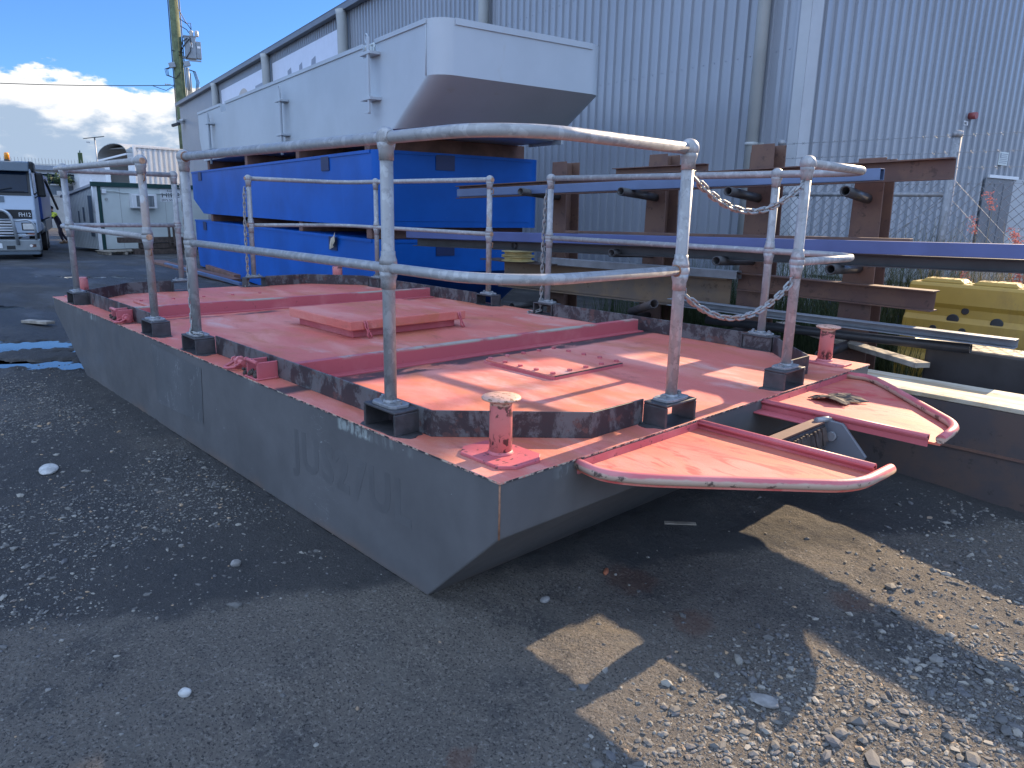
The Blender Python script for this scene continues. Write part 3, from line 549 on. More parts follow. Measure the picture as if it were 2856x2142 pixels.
# bolted manhole plate
m = MB(); c0 = [(1.375, -1.12), (.84, -1.12), (.84, -1.69), (1.375, -1.69)]
m.prism([(.84+.02, -1.69), (1.355, -1.69), (1.375, -1.67), (1.375, -1.14), (1.355, -1.12), (.86, -1.12), (.84, -1.14), (.84, -1.67)], H, H+.014); mh = m.build('manhole_plate', M['pink'], P)
m = MB(); m.prism([(.845+.02, -1.683), (1.35, -1.683), (1.369, -1.665), (1.369, -1.146), (1.35, -1.127), (.865, -1.127), (.847, -1.146), (.847, -1.665)], H+.014, H+.022); m.build('cover', M['deck'], mh, .001, 1)
m = MB(); m.box(.842, .8465, -1.67, -1.14, H+.001, H+.020); m.build('gasket_edge', M['rustdark'], mh)
for i in range(5):
    for (x, y) in ((.875+.117*i, -1.155), (.875+.117*i, -1.655)) + (((.875, -1.155-.125*i), (1.343, -1.155-.125*i)) if 0 < i < 4 else ()):
        m = MB(); m.prism([(x+.0135*math.cos(math.pi/3*k_+x*9), y+.0135*math.sin(math.pi/3*k_+x*9)) for k_ in range(6)], H+.022, H+.032); m.build('bolt', M['pinkworn'], mh)
m = MB(); m.box(4.25, 4.95, -1.55, -.42, H, H+.012); sp = m.build('manhole_plate', M['deck'], P, .002, 1)
for i in range(5):
    for x in (4.29, 4.91): m = MB(); m.prism([(x+.0135*math.cos(math.pi/3*k_), -.47-.255*i+.0135*math.sin(math.pi/3*k_)) for k_ in range(6)], H+.012, H+.021); m.build('bolt', M['pinkworn'], sp)
# fender plates on the bow: red plate framed with steel tube
def fender(sgn, outer, name_label):
    # outer: start at hull, bend, tip corner, tip end, back to hull on the inner side
    z = H-.022; r_ = .0185; (s0, s1, s2, s3, s4) = outer
    def v(p): return Vector((*p, z))
    def soft(a, c, b, d=.12, n=6):
        a, c, b = v(a), v(c), v(b); p, q_ = c+(a-c).normalized()*min(d, (a-c).length*.48), c+(b-c).normalized()*min(d, (b-c).length*.48)
        return [p*(1-t)**2+c*(2*t*(1-t))+q_*t*t for t in [i/n for i in range(n+1)]]
    path = [v(s0)]+soft(s0, s1, s2, .22)+soft(s1, s2, s3, .10)+[v(s3)]
    pl = MB(); pts = [(p.x, p.y) for p in path]+[s4[0:2]]; pl.prism(pts, H-.049, H-.040); w = pl.build('fender_plate', M['wing'], P); w['label'] = name_label
    t = MB(); t.tube(path, r_, 16); t.build('fender_tube', M['fender'], w)
    t = MB(); i0 = v((s4[0], s4[1])); i1 = v((s3[0]+.035, s4[1]+sgn*.0)); t.sweep(i0, i1, [(-.004, -.032), (.004, -.032), (.004, .006), (.018, .006), (.018, .012), (-.004, .012)]); t.tube([i0+Vector((0, 0, .006)), i1+Vector((0, 0, .006))], .014, 12); t.build('inner_bar', M['pink'], w)
    t = MB(); t.box(-.006, -.0005, min(s0[1], s4[1]), max(s0[1], s4[1]), H-.06, H-.012); t.build('mounting_flange', M['pinkworn'], w)
    return w
fender(1, ((0, -.36), (-.165, -.335), (-.725, -.90), (-.735, -1.15), (0, -1.105)), 'red fender plate nearest the camera')
fender(-1, ((0, -2.56), (-.12, -2.60), (-.725, -1.92), (-.735, -1.665), (0, -1.635)), 'red fender plate with a torn black scrap on it')
# hull shelf under each inner bar and the hinged coupling flap between the plates
for y0, y1 in ((-1.18, -1.11), (-1.63, -1.555)):
    m = MB(); m.box(-.30, 0, y0, y1, H-.058, H-.050); m.build('side_ledge', M['pink'], P, .002, 1)
fl = MB(); fl.hexa([(-.33, -1.60, .34), (-.25, -1.60, .35), (-.25, -1.12, .35), (-.33, -1.12, .34), (-.31, -1.60, .505), (-.27, -1.60, .51), (-.27, -1.12, .51), (-.31, -1.12, .505)]); flap = fl.build('coupling_flap', M['bracket'], P, .004, 2)
m = MB(); m.box(-.315, -.262, -1.58, -1.13, .512, .52); m.build('wear_strip', M['timberbr'], flap)
m = MB()
for k in range(26): yy = -1.14-.0172*k+random.uniform(-.004, .004); zt = .50-random.uniform(0, .02); zl = .36+random.uniform(0, .08); m.hexa([(-.339-random.uniform(0, .006), yy-.007, zl), (-.325, yy-.007, zl), (-.325, yy+.007, zl), (-.337, yy+.007, zl), (-.323, yy-.007, zt), (-.31, yy-.007, zt), (-.31, yy+.007, zt), (-.322, yy+.007, zt)])
m.build('torn_rubber_facing', M['timberdk'], flap)
m = MB(); m.sweep((-.33, -1.605, .40), (-.33, -1.622, .40), [(-.07, -.13), (.09, -.13), (.16, .0), (.05, .12), (-.03, .125), (-.06, .03)]); pl_ = m.build('hinge_plate', M['gutter'], flap, .003, 1)
m = MB(); m.tube([(-.345, -1.598, .46), (-.345, -1.585, .46)], .02, 14); m.tube([(-.33, -1.66, .525), (-.29, -1.55, .525)], .013, 12); m.build('hinge_pin', M['galvdull'], flap)
# shackles and clamps on the near deck edge
def lug(x, y):
    m = MB(); m.sweep((x-.009, y, H), (x+.009, y, H), [(-.03, 0), (.03, 0), (.028, .045), (.012, .062), (-.012, .062), (-.028, .045)]); o = m.build('shackle_lug', M['pink'], P, .003, 2)
    m = MB(); m.tube([(x-.05, y+.006, H+.036), (x+.055, y+.006, H+.036)], .012, 12); m.tube([(x+.05, y+.006, H+.036), (x+.06, y+.006, H+.036)], .019, 6, smooth=False); m.build('pin', M['pinkworn'], o)
    m = MB(); m.tube([(x-.034, y+.006, H+.036), (x-.036, y+.05, H+.016), (x-.02, y+.072, H+.013), (x, y+.078, H+.012), (x+.02, y+.072, H+.013), (x+.036, y+.05, H+.016), (x+.034, y+.006, H+.036)], .008, 9); m.build('shackle_bow', M['pinkworn'], o)
def clamp(x, y):
    m = MB(); m.box(x-.075, x-.065, y-.055, y+.05, H, H+.085); m.box(x+.035, x+.045, y-.055, y+.05, H, H+.085); m.box(x-.085, x+.055, y-.055, y+.06, H+.0005, H+.008); o = m.build('rail_clamp', M['pink'], P, .003, 1)
    m = MB(); m.tube([(x-.075, y+.048, H+.083), (x-.015, y+.052, H+.089), (x+.045, y+.046, H+.083)], .010, 10); m.tube([(x+.04, y+.046, H+.083), (x+.052, y+.046, H+.083)], .013, 8); m.build('pin', M['pinkworn'], o)
    m = MB(); rg = random.Random(int(x*100))
    for _ in range(26): m.ball((x+rg.uniform(-.05, .09), y+rg.uniform(.01, .055), H+.012+rg.uniform(0, .022)), rg.uniform(.007, .014), 8)
    m.build('moss_clump', M['timberdk'], o)
lug(2.03, -.06); clamp(1.79, -.058); clamp(3.98, -.058); lug(3.86, -.056)
# torn scrap of black sheet lying on the far fender plate
sb = bmesh.new(); rg = random.Random(3); gxn, gyn = 14, 8; grid = []
for i in range(gxn+1):
    for j in range(gyn+1):
        u, w = i/gxn, j/gyn; e = .014*rg.uniform(-1, 1)*(1 if i in (0, gxn) or j in (0, gyn) else .15)
        grid.append(sb.verts.new((-.10-.165*w+e*1.4+.02*math.sin(5*u), -1.93-.15*u+e, H-.036+.024*math.sin(math.pi*w)*(.6+.4*math.sin(6*u+1))+rg.uniform(0, .008))))
for i in range(gxn):
    for j in range(gyn): sb.faces.new((grid[i*(gyn+1)+j], grid[(i+1)*(gyn+1)+j], grid[(i+1)*(gyn+1)+j+1], grid[i*(gyn+1)+j+1]))
me = bpy.data.meshes.new('torn_rubber_scrap'); sb.to_mesh(me); sb.free(); so = link('torn_rubber_scrap', me, M['timberdk']); so.modifiers.new('thick', 'SOLIDIFY').thickness = .004
tag(so, 'torn curled scrap of black rubber lying on the far red fender plate', 'rubber scrap')

# ------------------------------------------------------------------ chains
lm = MB(); a, b, r_ = .0135, .0085, .0042; pth = []
for k in range(8): t = math.pi*k/7-math.pi/2; pth.append((a+b*math.cos(t), b*math.sin(t), 0))
for k in range(8): t = math.pi*k/7+math.pi/2; pth.append((-a+b*math.cos(t), b*math.sin(t), 0))
lm.tube(pth, r_, 8, closed=True); proto = lm.build('link', M['chain']); LINK = proto.data; bpy.data.objects.remove(proto)
PITCH = 2*a+2*b-2*r_+.001
def chain(pts, label, group, scale=1.22):
    P_ = [Vector(p) for p in pts]; root = thing('safety_chain', label, 'chain', P_[0], 0, group)
    L_ = [0]
    for i in range(1, len(P_)): L_.append(L_[-1]+(P_[i]-P_[i-1]).length)
    n = max(2, round(L_[-1]/(PITCH*scale)))
    def at(s_):
        for i in range(1, len(P_)):
            if s_ <= L_[i]+1e-9: return P_[i-1].lerp(P_[i], (s_-L_[i-1])/max(1e-9, L_[i]-L_[i-1]))
        return P_[-1]
    for k in range(n):
        p0, p1 = at(L_[-1]*k/n), at(L_[-1]*(k+1)/n); t = (p1-p0).normalized(); ref = Vector((0, 0, 1)) if abs(t.z) < .9 else Vector((0, 1, 0))
        u = ref.cross(t).normalized(); w = t.cross(u); ang = R(45)+(R(90) if k % 2 else 0); u2 = u*math.cos(ang)+w*math.sin(ang); w2 = t.cross(u2)
        o = bpy.data.objects.new('link', LINK); S.collection.objects.link(o); o.parent = root; c = (p0+p1)/2-P_[0]; s_ = scale*L_[-1]/n/PITCH/scale
        o.matrix_local = Matrix(((t.x, u2.x, w2.x, c.x), (t.y, u2.y, w2.y, c.y), (t.z, u2.z, w2.z, c.z), (0, 0, 0, 1))) @ Matrix.Diagonal((s_*scale, scale, scale, 1))
    return root
def sag(p, q, d, n=24): p, q = Vector(p), Vector(q); return [p.lerp(q, i/n)-Vector((0, 0, d*4*(i/n)*(1-i/n))) for i in range(n+1)]
chain(sag((xb, -1.022, H+HP-.10), (xb, -1.892, H+HP-.10), .12), 'galvanised chain drooping across the bow opening between the upper rails', 'chains across the bow opening')
chain(sag((xb, -1.022, H+MP-.098), (xb, -1.892, H+MP-.098), .125), 'galvanised chain drooping across the bow opening at mid rail height', 'chains across the bow opening')
chain([(2.632, yn, H+HP-.10), (2.636, yn, 1.2), (2.64, yn, H+MP-.1), (2.638, yn+.002, H+.3), (2.62, yn+.01, H+.13), (2.595, yn+.035, H+.108), (2.55, yn+.035, H+.105), (2.50, yn+.01, H+.108)], 'unhooked galvanised chain hanging down the near post beside the side opening', 'unhooked hanging chains')
chain([(2.53, yf, H+HP-.10), (2.545, yf, 1.2), (2.55, yf, H+MP-.1), (2.548, yf, H+.2), (2.55, yf+.01, H+.02), (2.62, yf+.05, H+.008), (2.60, yf+.09, H+.008)], 'unhooked galvanised chain hanging beside the far opening in front of the steel rack', 'unhooked hanging chains')
chain([(xs, -1.705, H+HP-.10), (xs+.004, -1.695, 1.2), (xs, -1.69, H+MP-.1), (xs, -1.692, H+.25), (xs, -1.69, H+.02), (xs-.02, -1.66, H+.01)], 'unhooked galvanised chain hanging at the stern opening against the blue barges', 'unhooked hanging chains')

# ------------------------------------------------------------------ the steel shed
K = Vector((2.709, -7.167, 0)); a10 = R(-10)
D1 = Vector((math.cos(a10), math.sin(a10), 0)); NN = Vector((-D1.y, D1.x, 0)); D2 = -NN
def WL(s, z, o=0.0): p = K+D1*s+NN*o; return (p.x, p.y, z)
def WR(s, z, o=0.0): p = K+D2*s-D1*o; return (p.x, p.y, z)
EAVE, LEN, DEP = 6.3, 38.5, 28.0
gable = lambda s: EAVE+.10*(s if s < DEP/2 else DEP-s)
shed = thing('steel_shed', 'large grey corrugated steel shed towering behind the barges and steel rack', 'shed')
def cladding(name, F, s0, s1, top, z0=0.0):
    m = MB(); pts = []; s = s0
    while s < s1-.19:
        pts += [(s, 0), (s+.100, 0), (s+.110, .036), (s+.160, .036), (s+.170, 0)]; s += .19
    pts.append((s1, 0)); vs = []
    for u, o in pts: vs += [F(u, z0, o), F(u, top(u), o)]
    m.add(vs, [(2*i, 2*i+2, 2*i+3, 2*i+1) for i in range(len(pts)-1)]); return m.build(name, M['clad'], shed)
cladding('side_wall', WL, .0, LEN, lambda s: EAVE); cladding('end_wall', WR, .14, DEP, gable)
m = MB(); m.add([WL(LEN, 0), WL(LEN, EAVE), (*(Vector(WL(LEN, 0))+D2*DEP).to_2d(), EAVE), (*(Vector(WL(LEN, 0))+D2*DEP).to_2d(), 0)], [(0, 1, 2, 3)])
q = Vector(WR(DEP, 0)); m.add([(*q.to_2d(), 0), (*q.to_2d(), EAVE), (*(q+D1*LEN).to_2d(), EAVE), (*(q+D1*LEN).to_2d(), 0)], [(0, 1, 2, 3)]); m.build('back_wall', M['clad'], shed)
m = MB()
for e0, e1 in ((-.12, DEP/2), (DEP/2, DEP+.12)):
    p = [WR(e0, EAVE+.10*(e0 if e0 < DEP/2-1 else DEP-e0), .03), WR(e1, EAVE+.10*(e1 if e1 <= DEP/2 else DEP-e1), .03)]
    p = [Vector(p[0]), Vector(p[1]), Vector(p[1])+D1*(LEN+.1), Vector(p[0])+D1*(LEN+.1)]; m.hexa([tuple(v+Vector((0, 0, .02))) for v in p]+[tuple(v+Vector((0, 0, .07))) for v in p])
m.build('roof', M['gutter'], shed)
m = MB(); m.tube([(1.2, -17, EAVE+.9), (1.2, -17, 10.2)], .03, 8); m.tube([(1.95, -17, EAVE+.9), (1.95, -17, 10.2)], .03, 8); m.box(.66, 2.2, -17.08, -16.98, 9.17, 10.7); m.build('added_shade_screen', M['trim'], shed)  # unseen screen on masts, added to keep the near-left ground in shade
m = MB(); m.bar(WL(-.05, EAVE+.02, .13), WL(LEN+.1, EAVE+.02, .13), .17, .15); m.bar(WL(-.05, EAVE+.10, .215), WL(LEN+.1, EAVE+.10, .215), .02, .02); m.build('gutter', M['gutter'], shed, .006, 1)
m = MB(); pr = [(.10, .032), (-.034, .032), (-.034, -.17), (-.030, -.17), (-.030, .028), (.10, .028)]   # corner flashing folded round both walls
m.hexa([WL(-.0, 0, .031), WL(.13, 0, .031), WL(.13, 0, .036), WL(-.036, 0, .036), WL(-.0, EAVE, .031), WL(.13, EAVE, .031), WL(.13, EAVE, .036), WL(-.036, EAVE, .036)])
m.hexa([WR(-.036, 0, .031), WR(.17, 0, .031), WR(.17, 0, .036), WR(-.036, 0, .036), WR(-.036, EAVE, .031), WR(.17, EAVE, .031), WR(.17, EAVE, .036), WR(-.036, EAVE, .036)]); m.build('corner_flashing', M['trim'], shed)
for s in (.56, 6.95, 14.0, 21.22, 29.1):
    r_ = .075 if s < 1 else .10 if s < 7 else .14
    m = MB(); zt = EAVE-.02; m.tube([WL(s, 0, r_+.05), WL(s, zt-.35, r_+.05), WL(s, zt-.12, r_+.07), WL(s, zt, r_+.09)], r_, 18); dp = m.build('downpipe', M['pipegrey'], shed)
    for zc in (2.2, 4.6):
        m = MB(); m.tube([WL(s, zc-.02, r_+.05), WL(s, zc+.02, r_+.05)], r_+.006, 18); m.bar(WL(s-r_-.06, zc, .06), WL(s+r_*.2, zc, .06), .012, .03); m.build('bracket_strap', M['pipegrey'], dp)
# door in the end wall
m = MB(); m.hexa([WR(4.55, 0, .032), WR(5.47, 0, .032), WR(5.47, 0, .05), WR(4.55, 0, .05), WR(4.55, 1.97, .032), WR(5.47, 1.97, .032), WR(5.47, 1.97, .05), WR(4.55, 1.97, .05)]); dr = m.build('door', M['gutter'], shed)
for s in (4.85, 5.15): m = MB(); m.bar(WR(s, .05, .052), WR(s, 1.9, .052), .02, .012, tuple(-D1)); m.build('door_rib', M['gutter'], dr)
m = MB(); m.bar(WR(4.6, 2.0, .06), WR(5.55, 2.0, .06), .03, .045); m.build('door_head', M['white'], dr)
m = MB(); m.hexa([WR(5.475, 0, .032), WR(7.2, 0, .032), WR(7.2, 0, .045), WR(5.475, 0, .045), WR(5.475, 1.99, .032), WR(7.2, 1.99, .032), WR(7.2, 1.99, .045), WR(5.475, 1.99, .045)]); m.build('flat_wall_panel', M['trim'], shed)
m = MB()      # rows of fixing screws
for z in (.9, 1.9, 3.25, 4.6):
    for i in range(0, 70):
        p = Vector(WL(.145+.19*i-.1, z, .002)); m.ball(p, .008, 6)
m.build('fixing_screws', M['signgrey'], shed)
# sign panels on the shed
def wpanel(b, F, s0, s1, z0, z1, o0, o1): b.hexa([F(s0, z0, o0), F(s1, z0, o0), F(s1, z0, o1), F(s0, z0, o1), F(s0, z1, o0), F(s1, z1, o0), F(s1, z1, o1), F(s0, z1, o1)])
b1 = thing('sign_panel', 'off white sign panel with a tan arc high on the shed wall', 'sign', WL(25, 4, .03))
def loc(parent, o): o.location = -parent.location; return o
m = MB(); wpanel(m, WL, 21.65, 28.6, 3.6, 5.95, .032, .05); o = m.build('board', M['banner']); o.parent = b1; loc(b1, o)
m = MB(); c_ = []
for k in range(15):
    t = math.pi*k/14; w = .16+.22*math.sin(t); c_.append((WL(25.0+.85*math.cos(t), 5.12+.50*math.sin(t), .053), WL(25.0+(.85-w)*math.cos(t), 5.12+(.50-w*.7)*math.sin(t), .053)))
m.add([p for q in c_ for p in q], [(2*i, 2*i+1, 2*i+3, 2*i+2) for i in range(14)]); o = m.build('printed_arc', M['signtan']); o.parent = b1; loc(b1, o)
m = MB(); m.add([WL(21.72, 5.2, .053), WL(23.3, 5.2, .053), WL(23.2, 5.50, .053), WL(21.72, 5.52, .053)], [(0, 1, 2, 3)]); o = m.build('printed_bar', M['signgrey']); o.parent = b1; loc(b1, o)
b2 = thing('sign_panel', 'off white sign panel with the tops of grey letters showing above the barge', 'sign', WL(17.5, 4, .03))
m = MB(); wpanel(m, WL, 14.25, 20.95, 3.6, 5.95, .032, .05); o = m.build('board', M['banner']); o.parent = b2; loc(b2, o)
m = MB()
for s, w, k in ((19.1, .26, .10), (17.95, .20, .0), (16.75, .26, -.06)): m.add([WL(s-w-k, 4.9, .053), WL(s+w-k, 4.9, .053), WL(s+w*.7, 5.50, .053), WL(s-w*.7, 5.56, .053)], [(0, 1, 2, 3)])
o = m.build('printed_letters', M['signgrey']); o.parent = b2; loc(b2, o)
cc = thing('security_camera', 'small grey security camera on the far end of the shed wall', 'camera', WL(37.2, 5.3, .1))
m = MB(); m.box(-.25, .25, -.1, .12, .12, .2); m.box(-.05, .05, -.1, .3, -.02, .12); o = m.build('arm', M['trim'], cc); m = MB(); m.bar((-.2, .3, -.05), (.45, .42, -.12), .14, .14); m.build('camera_body', M['darkgap'], cc, .03)
si = thing('alarm_siren', 'small red fire alarm siren high on the end wall', 'siren', WR(3.76, 2.79, .05), R(-10))
m = MB(); m.tube([(0, 0, 0), (-.10, 0, 0)], .048, 18); m.build('body', M['redplastic'], si); m = MB(); m.tube([(-.03, -.05, 0), (-.03, -.062, 0)], .038, 16); m.build('lens', M['white'], si)
fs = thing('fire_sign', 'tiny white fire sign directly below the red siren', 'sign', WR(3.72, 2.685, .04))
m = MB(); wpanel(m, WR, 3.66, 3.78, 2.665, 2.72, .037, .041); o = m.build('plate', M['white'], None, .001); o.parent = fs; loc(fs, o)
o = lettering('FIRE', .048, M['signtext'], fs, Vector(WR(3.665, 2.673, .0425))-Vector(fs.location), D2, (0, 0, 1), .0005, .95)
ns = thing('notice_sign', 'white framed notice board on the end wall above the door', 'sign', WR(5.0, 2.27, .04))
m = MB(); wpanel(m, WR, 4.86, 5.15, 2.175, 2.37, .037, .045); o = m.build('board', M['offwhite'], None, .002); o.parent = ns; loc(ns, o)
m = MB(); wpanel(m, WR, 4.88, 4.92, 2.28, 2.35, .046, .047)
for i in range(6): wpanel(m, WR, 4.94 if i < 2 else 4.88, 5.13-.02*(i % 2), 2.335-.026*i, 2.345-.026*i, .046, .047)
o = m.build('print_lines', M['signgrey']); o.parent = ns; loc(ns, o)

# ------------------------------------------------------------------ stacked barges
O = Vector((5.6, -3.222, 0))
SD = Vector((math.cos(R(-8.75)), math.sin(R(-8.75)), 0)); SN = Vector((-SD.y, SD.x, 0))
def SB(s, t, z): p = O+SD*s*(.895 if s > 0 else 1)-SN*t; return (p.x, p.y, z)
def barge(name, label, mat, rings, width, rad=.14):   # rings: (z, near s, far s)
    root = thing(name, label, 'barge', SB(5, width/2, rings[0][0])); m = MB(); n = 14; cnt = 0; vs = []
    for z, s0, s1 in rings:
        poly = [(s0+rad-rad*math.sin(R(90*k/n)), rad-rad*math.cos(R(90*k/n))) for k in range(n+1)]+[(s0+rad-rad*math.cos(R(90*k/n)), width-rad+rad*math.sin(R(90*k/n))) for k in range(n+1)]+[(s1, width), (s1, 0)]
        cnt = len(poly); vs += [SB(s, t, z) for s, t in poly]
    fs = [(j*cnt+i, j*cnt+(i+1) % cnt, (j+1)*cnt+(i+1) % cnt, (j+1)*cnt+i) for j in range(len(rings)-1) for i in range(cnt)]
    fs += [tuple(reversed(range(cnt))), tuple((len(rings)-1)*cnt+i for i in range(cnt))]
    m.add(vs, fs); o = m.build('hull', M[mat]); o.parent = root; loc(root, o); return root, o
def part(root, name, m, mat, bevel=0): o = m.build(name, M[mat], None, bevel, 2); o.parent = root; loc(root, o); return o
def sbox(m, s0, s1, t0, t1, z0, z1): m.hexa([SB(s0, t0, z0), SB(s1, t0, z0), SB(s1, t1, z0), SB(s0, t1, z0), SB(s0, t0, z1), SB(s1, t0, z1), SB(s1, t1, z1), SB(s0, t1, z1)]); return m
BW = 2.27
r1, h1 = barge('blue_barge', 'blue barge hull at the bottom of the stack, resting on the ground', 'blue', [(.02, 1.0, 10.3), (.60, 0, 10.45), (.99, 0, 10.45)], BW)
r2, h2 = barge('blue_barge', 'blue barge hull in the middle of the stack with raked far end', 'blue', [(1.13, .0, 9.5), (1.42, 0, 10.45), (1.975, 0, 10.45)], BW)
for root, z1 in ((r1, .99), (r2, 1.975)):
    m = MB(); sbox(m, .16, 10.46, -.012, 0, z1-.035, z1); sbox(m, -.012, 0, .16, BW-.16, z1-.035, z1); part(root, 'rubbing_strip', m, 'blue')
    for s in ((1.55, 9.45) if z1 > 1 else (1.35, 9.3)):
        m = MB(); sbox(m, s, s+.30, -.014, .01, z1-.19, z1-.02); part(root, 'pocket', m, 'bluedk')
    m = MB(); sbox(m, -.014, .01, .75, 1.0, z1-.19, z1-.02); part(root, 'pocket', m, 'bluedk')
m = MB(); sbox(m, .16, 9.4, -.008, 0, 1.135, 1.15); sbox(m, -.008, 0, .16, BW-.16, 1.20, 1.215); part(r2, 'chine_strip', m, 'blue')
r3, h3 = barge('grey_barge', 'pale grey barge with mounting brackets on top of the two blue barges', 'greyb', [(2.15, -.63, 9.1), (2.58, -1.385, 9.35), (2.93, -1.385, 9.35)], BW-.2, .20)
WG = BW-.2
def gun(s0, s1, near=False):
    m = MB()
    if near:
        rad, n = .2, 14; poly = [(s0+rad-rad*math.sin(R(90*k/n)), rad-rad*math.cos(R(90*k/n))) for k in range(n+1)]+[(s0+rad-rad*math.cos(R(90*k/n)), WG-rad+rad*math.sin(R(90*k/n))) for k in range(n+1)]+[(s1, WG), (s1, 0)]
        cnt = len(poly); vs = [SB(s, t, z) for z in (2.93, 3.075) for s, t in poly]; m.add(vs, [(i, (i+1) % cnt, cnt+(i+1) % cnt, cnt+i) for i in range(cnt)]+[tuple(cnt+i for i in range(cnt))])
    else:
        m.add([SB(s0, 0, 2.93), SB(s1, 0, 2.93), SB(s1, WG, 2.93), SB(s0, WG, 2.93), SB(s0, 0, 3.075), SB(s1, 0, 3.075), SB(s1, WG, 3.075), SB(s0, WG, 3.075)], [(4, 5, 6, 7), (0, 1, 5, 4), (1, 2, 6, 5), (2, 3, 7, 6), (3, 0, 4, 7)])
    return part(r3, 'gunwale', m, 'greyb')
gun(-1.385, -.06, True); gun(.30, 6.95); gun(7.35, 9.35)
m = MB(); sbox(m, -1.2, -.06, -.014, 0, 3.035, 3.078); sbox(m, .30, 6.95, -.014, 0, 3.035, 3.078); sbox(m, 7.35, 9.35, -.014, 0, 3.035, 3.078); sbox(m, -1.399, -1.385, .2, WG-.2, 3.02, 3.078); part(r3, 'gunwale_strip', m, 'greyb')
m = MB(); m.tube([SB(-1.19, -.004, z) for z in (2.58, 2.8, 3.07)], .006, 6); part(r3, 'weld_seam', m, 'greyb')
m = MB(); sbox(m, -.66, .0, WG, WG+.03, 2.12, 2.18); part(r3, 'keel_bar', m, 'greyb')
for s, zt, full in ((-.06, 3.02, 0), (3.28, 2.93, 1), (8.0, 2.95, 1)):
    zl = zt-.16 if full else zt-.08; zb = zl-.45
    br = MB(); sbox(br, s-.12, s+.14, -.13, 0, zl-.03, zl); bb = part(r3, 'pin_bracket', br, 'greyb', .003); br = MB(); sbox(br, s-.12, s+.14, -.13, 0, zb-.03, zb); part(r3, 'pin_bracket', br, 'greyb', .003)
    m = MB(); m.bar(SB(s-.05, -.11, zb-.16), SB(s-.05, -.11, zl+.14), .022, .04, tuple(SD)); m.bar(SB(s-.05, -.11, zb-.16), SB(s+.05, -.11, zb-.15), .03, .02); m.build('flat_bar', M['greyb'], None, .002).parent = bb
    if full: m = MB(); m.tube([SB(s+.08, -.07, zb-.28), SB(s+.08, -.07, zl+.10)], .022, 12); m.build('locking_pin', M['greyb']).parent = bb
    m = MB(); m.tube([SB(s+.08+.035*math.cos(2*math.pi*k/14), -.07, zl+.15+.045*math.sin(2*math.pi*k/14)) for k in range(14)], .008, 6, closed=True); m.build('lifting_eye', M['greyb']).parent = bb
m = MB(); m.tube([SB(.02, .02, 2.95), SB(.02, .02, 3.05), SB(.26, .02, 3.05), SB(.26, .02, 2.95)], .014, 8); m.tube([SB(.10, .02, 2.95), SB(.10, .02, 3.05)], .012, 8); m.tube([SB(.18, .02, 2.95), SB(.18, .02, 3.05)], .012, 8); part(r3, 'grab_rail', m, 'offwhite')
bear = ((.25, 'nearest the camera'), (2.9, 'second in the row'), (5.8, 'third in the row'), (8.8, 'farthest away'))
for z0, z1, nm in ((.992, 1.128, 'between the two blue barges'), (1.977, 2.148, 'under the grey barge')):
    for s, w in bear: tag(sbox(MB(), s, s+.16, .03, BW-.1, z0, z1).build('timber_bearer', M['timberbr'], None, .006), f'timber bearer {nm}, {w}', 'timber bearer', 'bearers between the stacked barges')
pm_ = MB(); rg = random.Random(5); c = Vector(SB(1.35, -.02, 1.0)); vs = [c+SD*(.06*i)+SN*(.03+.02*rg.uniform(-1, 1))+Vector((0, 0, -.06*j+.012*rg.uniform(-1, 1)-.03*i)) for i in range(-1, 3) for j in range(3)]; pm_.add(vs, [(3*i+j, 3*i+j+1, 3*i+j+4, 3*i+j+3) for i in range(3) for j in range(2)]); tag(pm_.build('paper_scrap', M['cream']), 'crumpled pale scrap of paper caught in the gap between the blue barges', 'paper scrap')

# ------------------------------------------------------------------ steel rack and stock
def stand(x, zt, label):
    root = thing('rack_stand', label, 'steel rack', (x, -4.15, 0), 0, 'cantilever rack stands')
    m = MB(); w0, w1 = .115, .095   # H section upright, wider at the foot
    for y0, y1, wa, wb in ((-.10, -.088, w0, w1), (.088, .10, w0, w1)): m.hexa([(-wa-.03, y0, 0), (wa, y0, 0), (wa, y1, 0), (-wa-.03, y1, 0), (-wb, y0, zt), (wb, y0, zt-.004), (wb, y1, zt-.004), (-wb, y1, zt)])
    m.hexa([(-.02, -.0875, 0), (-.008, -.0875, 0), (-.008, .0875, 0), (-.02, .0875, 0), (-.008, -.0875, zt-.01), (.004, -.0875, zt-.01), (.004, .0875, zt-.01), (-.008, .0875, zt-.01)])
    m.box(w1-.03, w1+.012, -.087, .087, 1.32, zt-.06); m.box(w1-.03, w1+.012, -.087, .087, .75, 1.16); m.build('upright', M['rust'], root, .003, 1)
    m = MB(); m.box(-.2, .2, -.3, .9, 0, .02); m.build('foot', M['rust'], root)
    for za, dz in ((1.49, .035), (1.0, .03), (.44, .02)):
        m = MB(); m.pipe((0, .09, za), (-.10, .72 if za > 1.2 else .80, za+dz), .034, .026); m.build('arm', M['darktube'], root)
    return root
stand(3.60, 1.83, 'rusty rack stand nearest the blue barges'); stand(2.42, 1.86, 'rusty rack stand behind the rail post at the bow'); stand(1.44, 1.90, 'rusty rack stand with the tallest upright at the shed corner'); stand(.60, 1.77, 'rusty rack stand at the right end beside the fence')
def item(name, label, cat, m, mat, bevel=0, group=None): return tag(m.build(name, M[mat], None, bevel, 2), label, cat, group)
def RHS(w, h): return [(-w/2, -h/2), (w/2, -h/2), (w/2, h/2), (-w/2, h/2)]
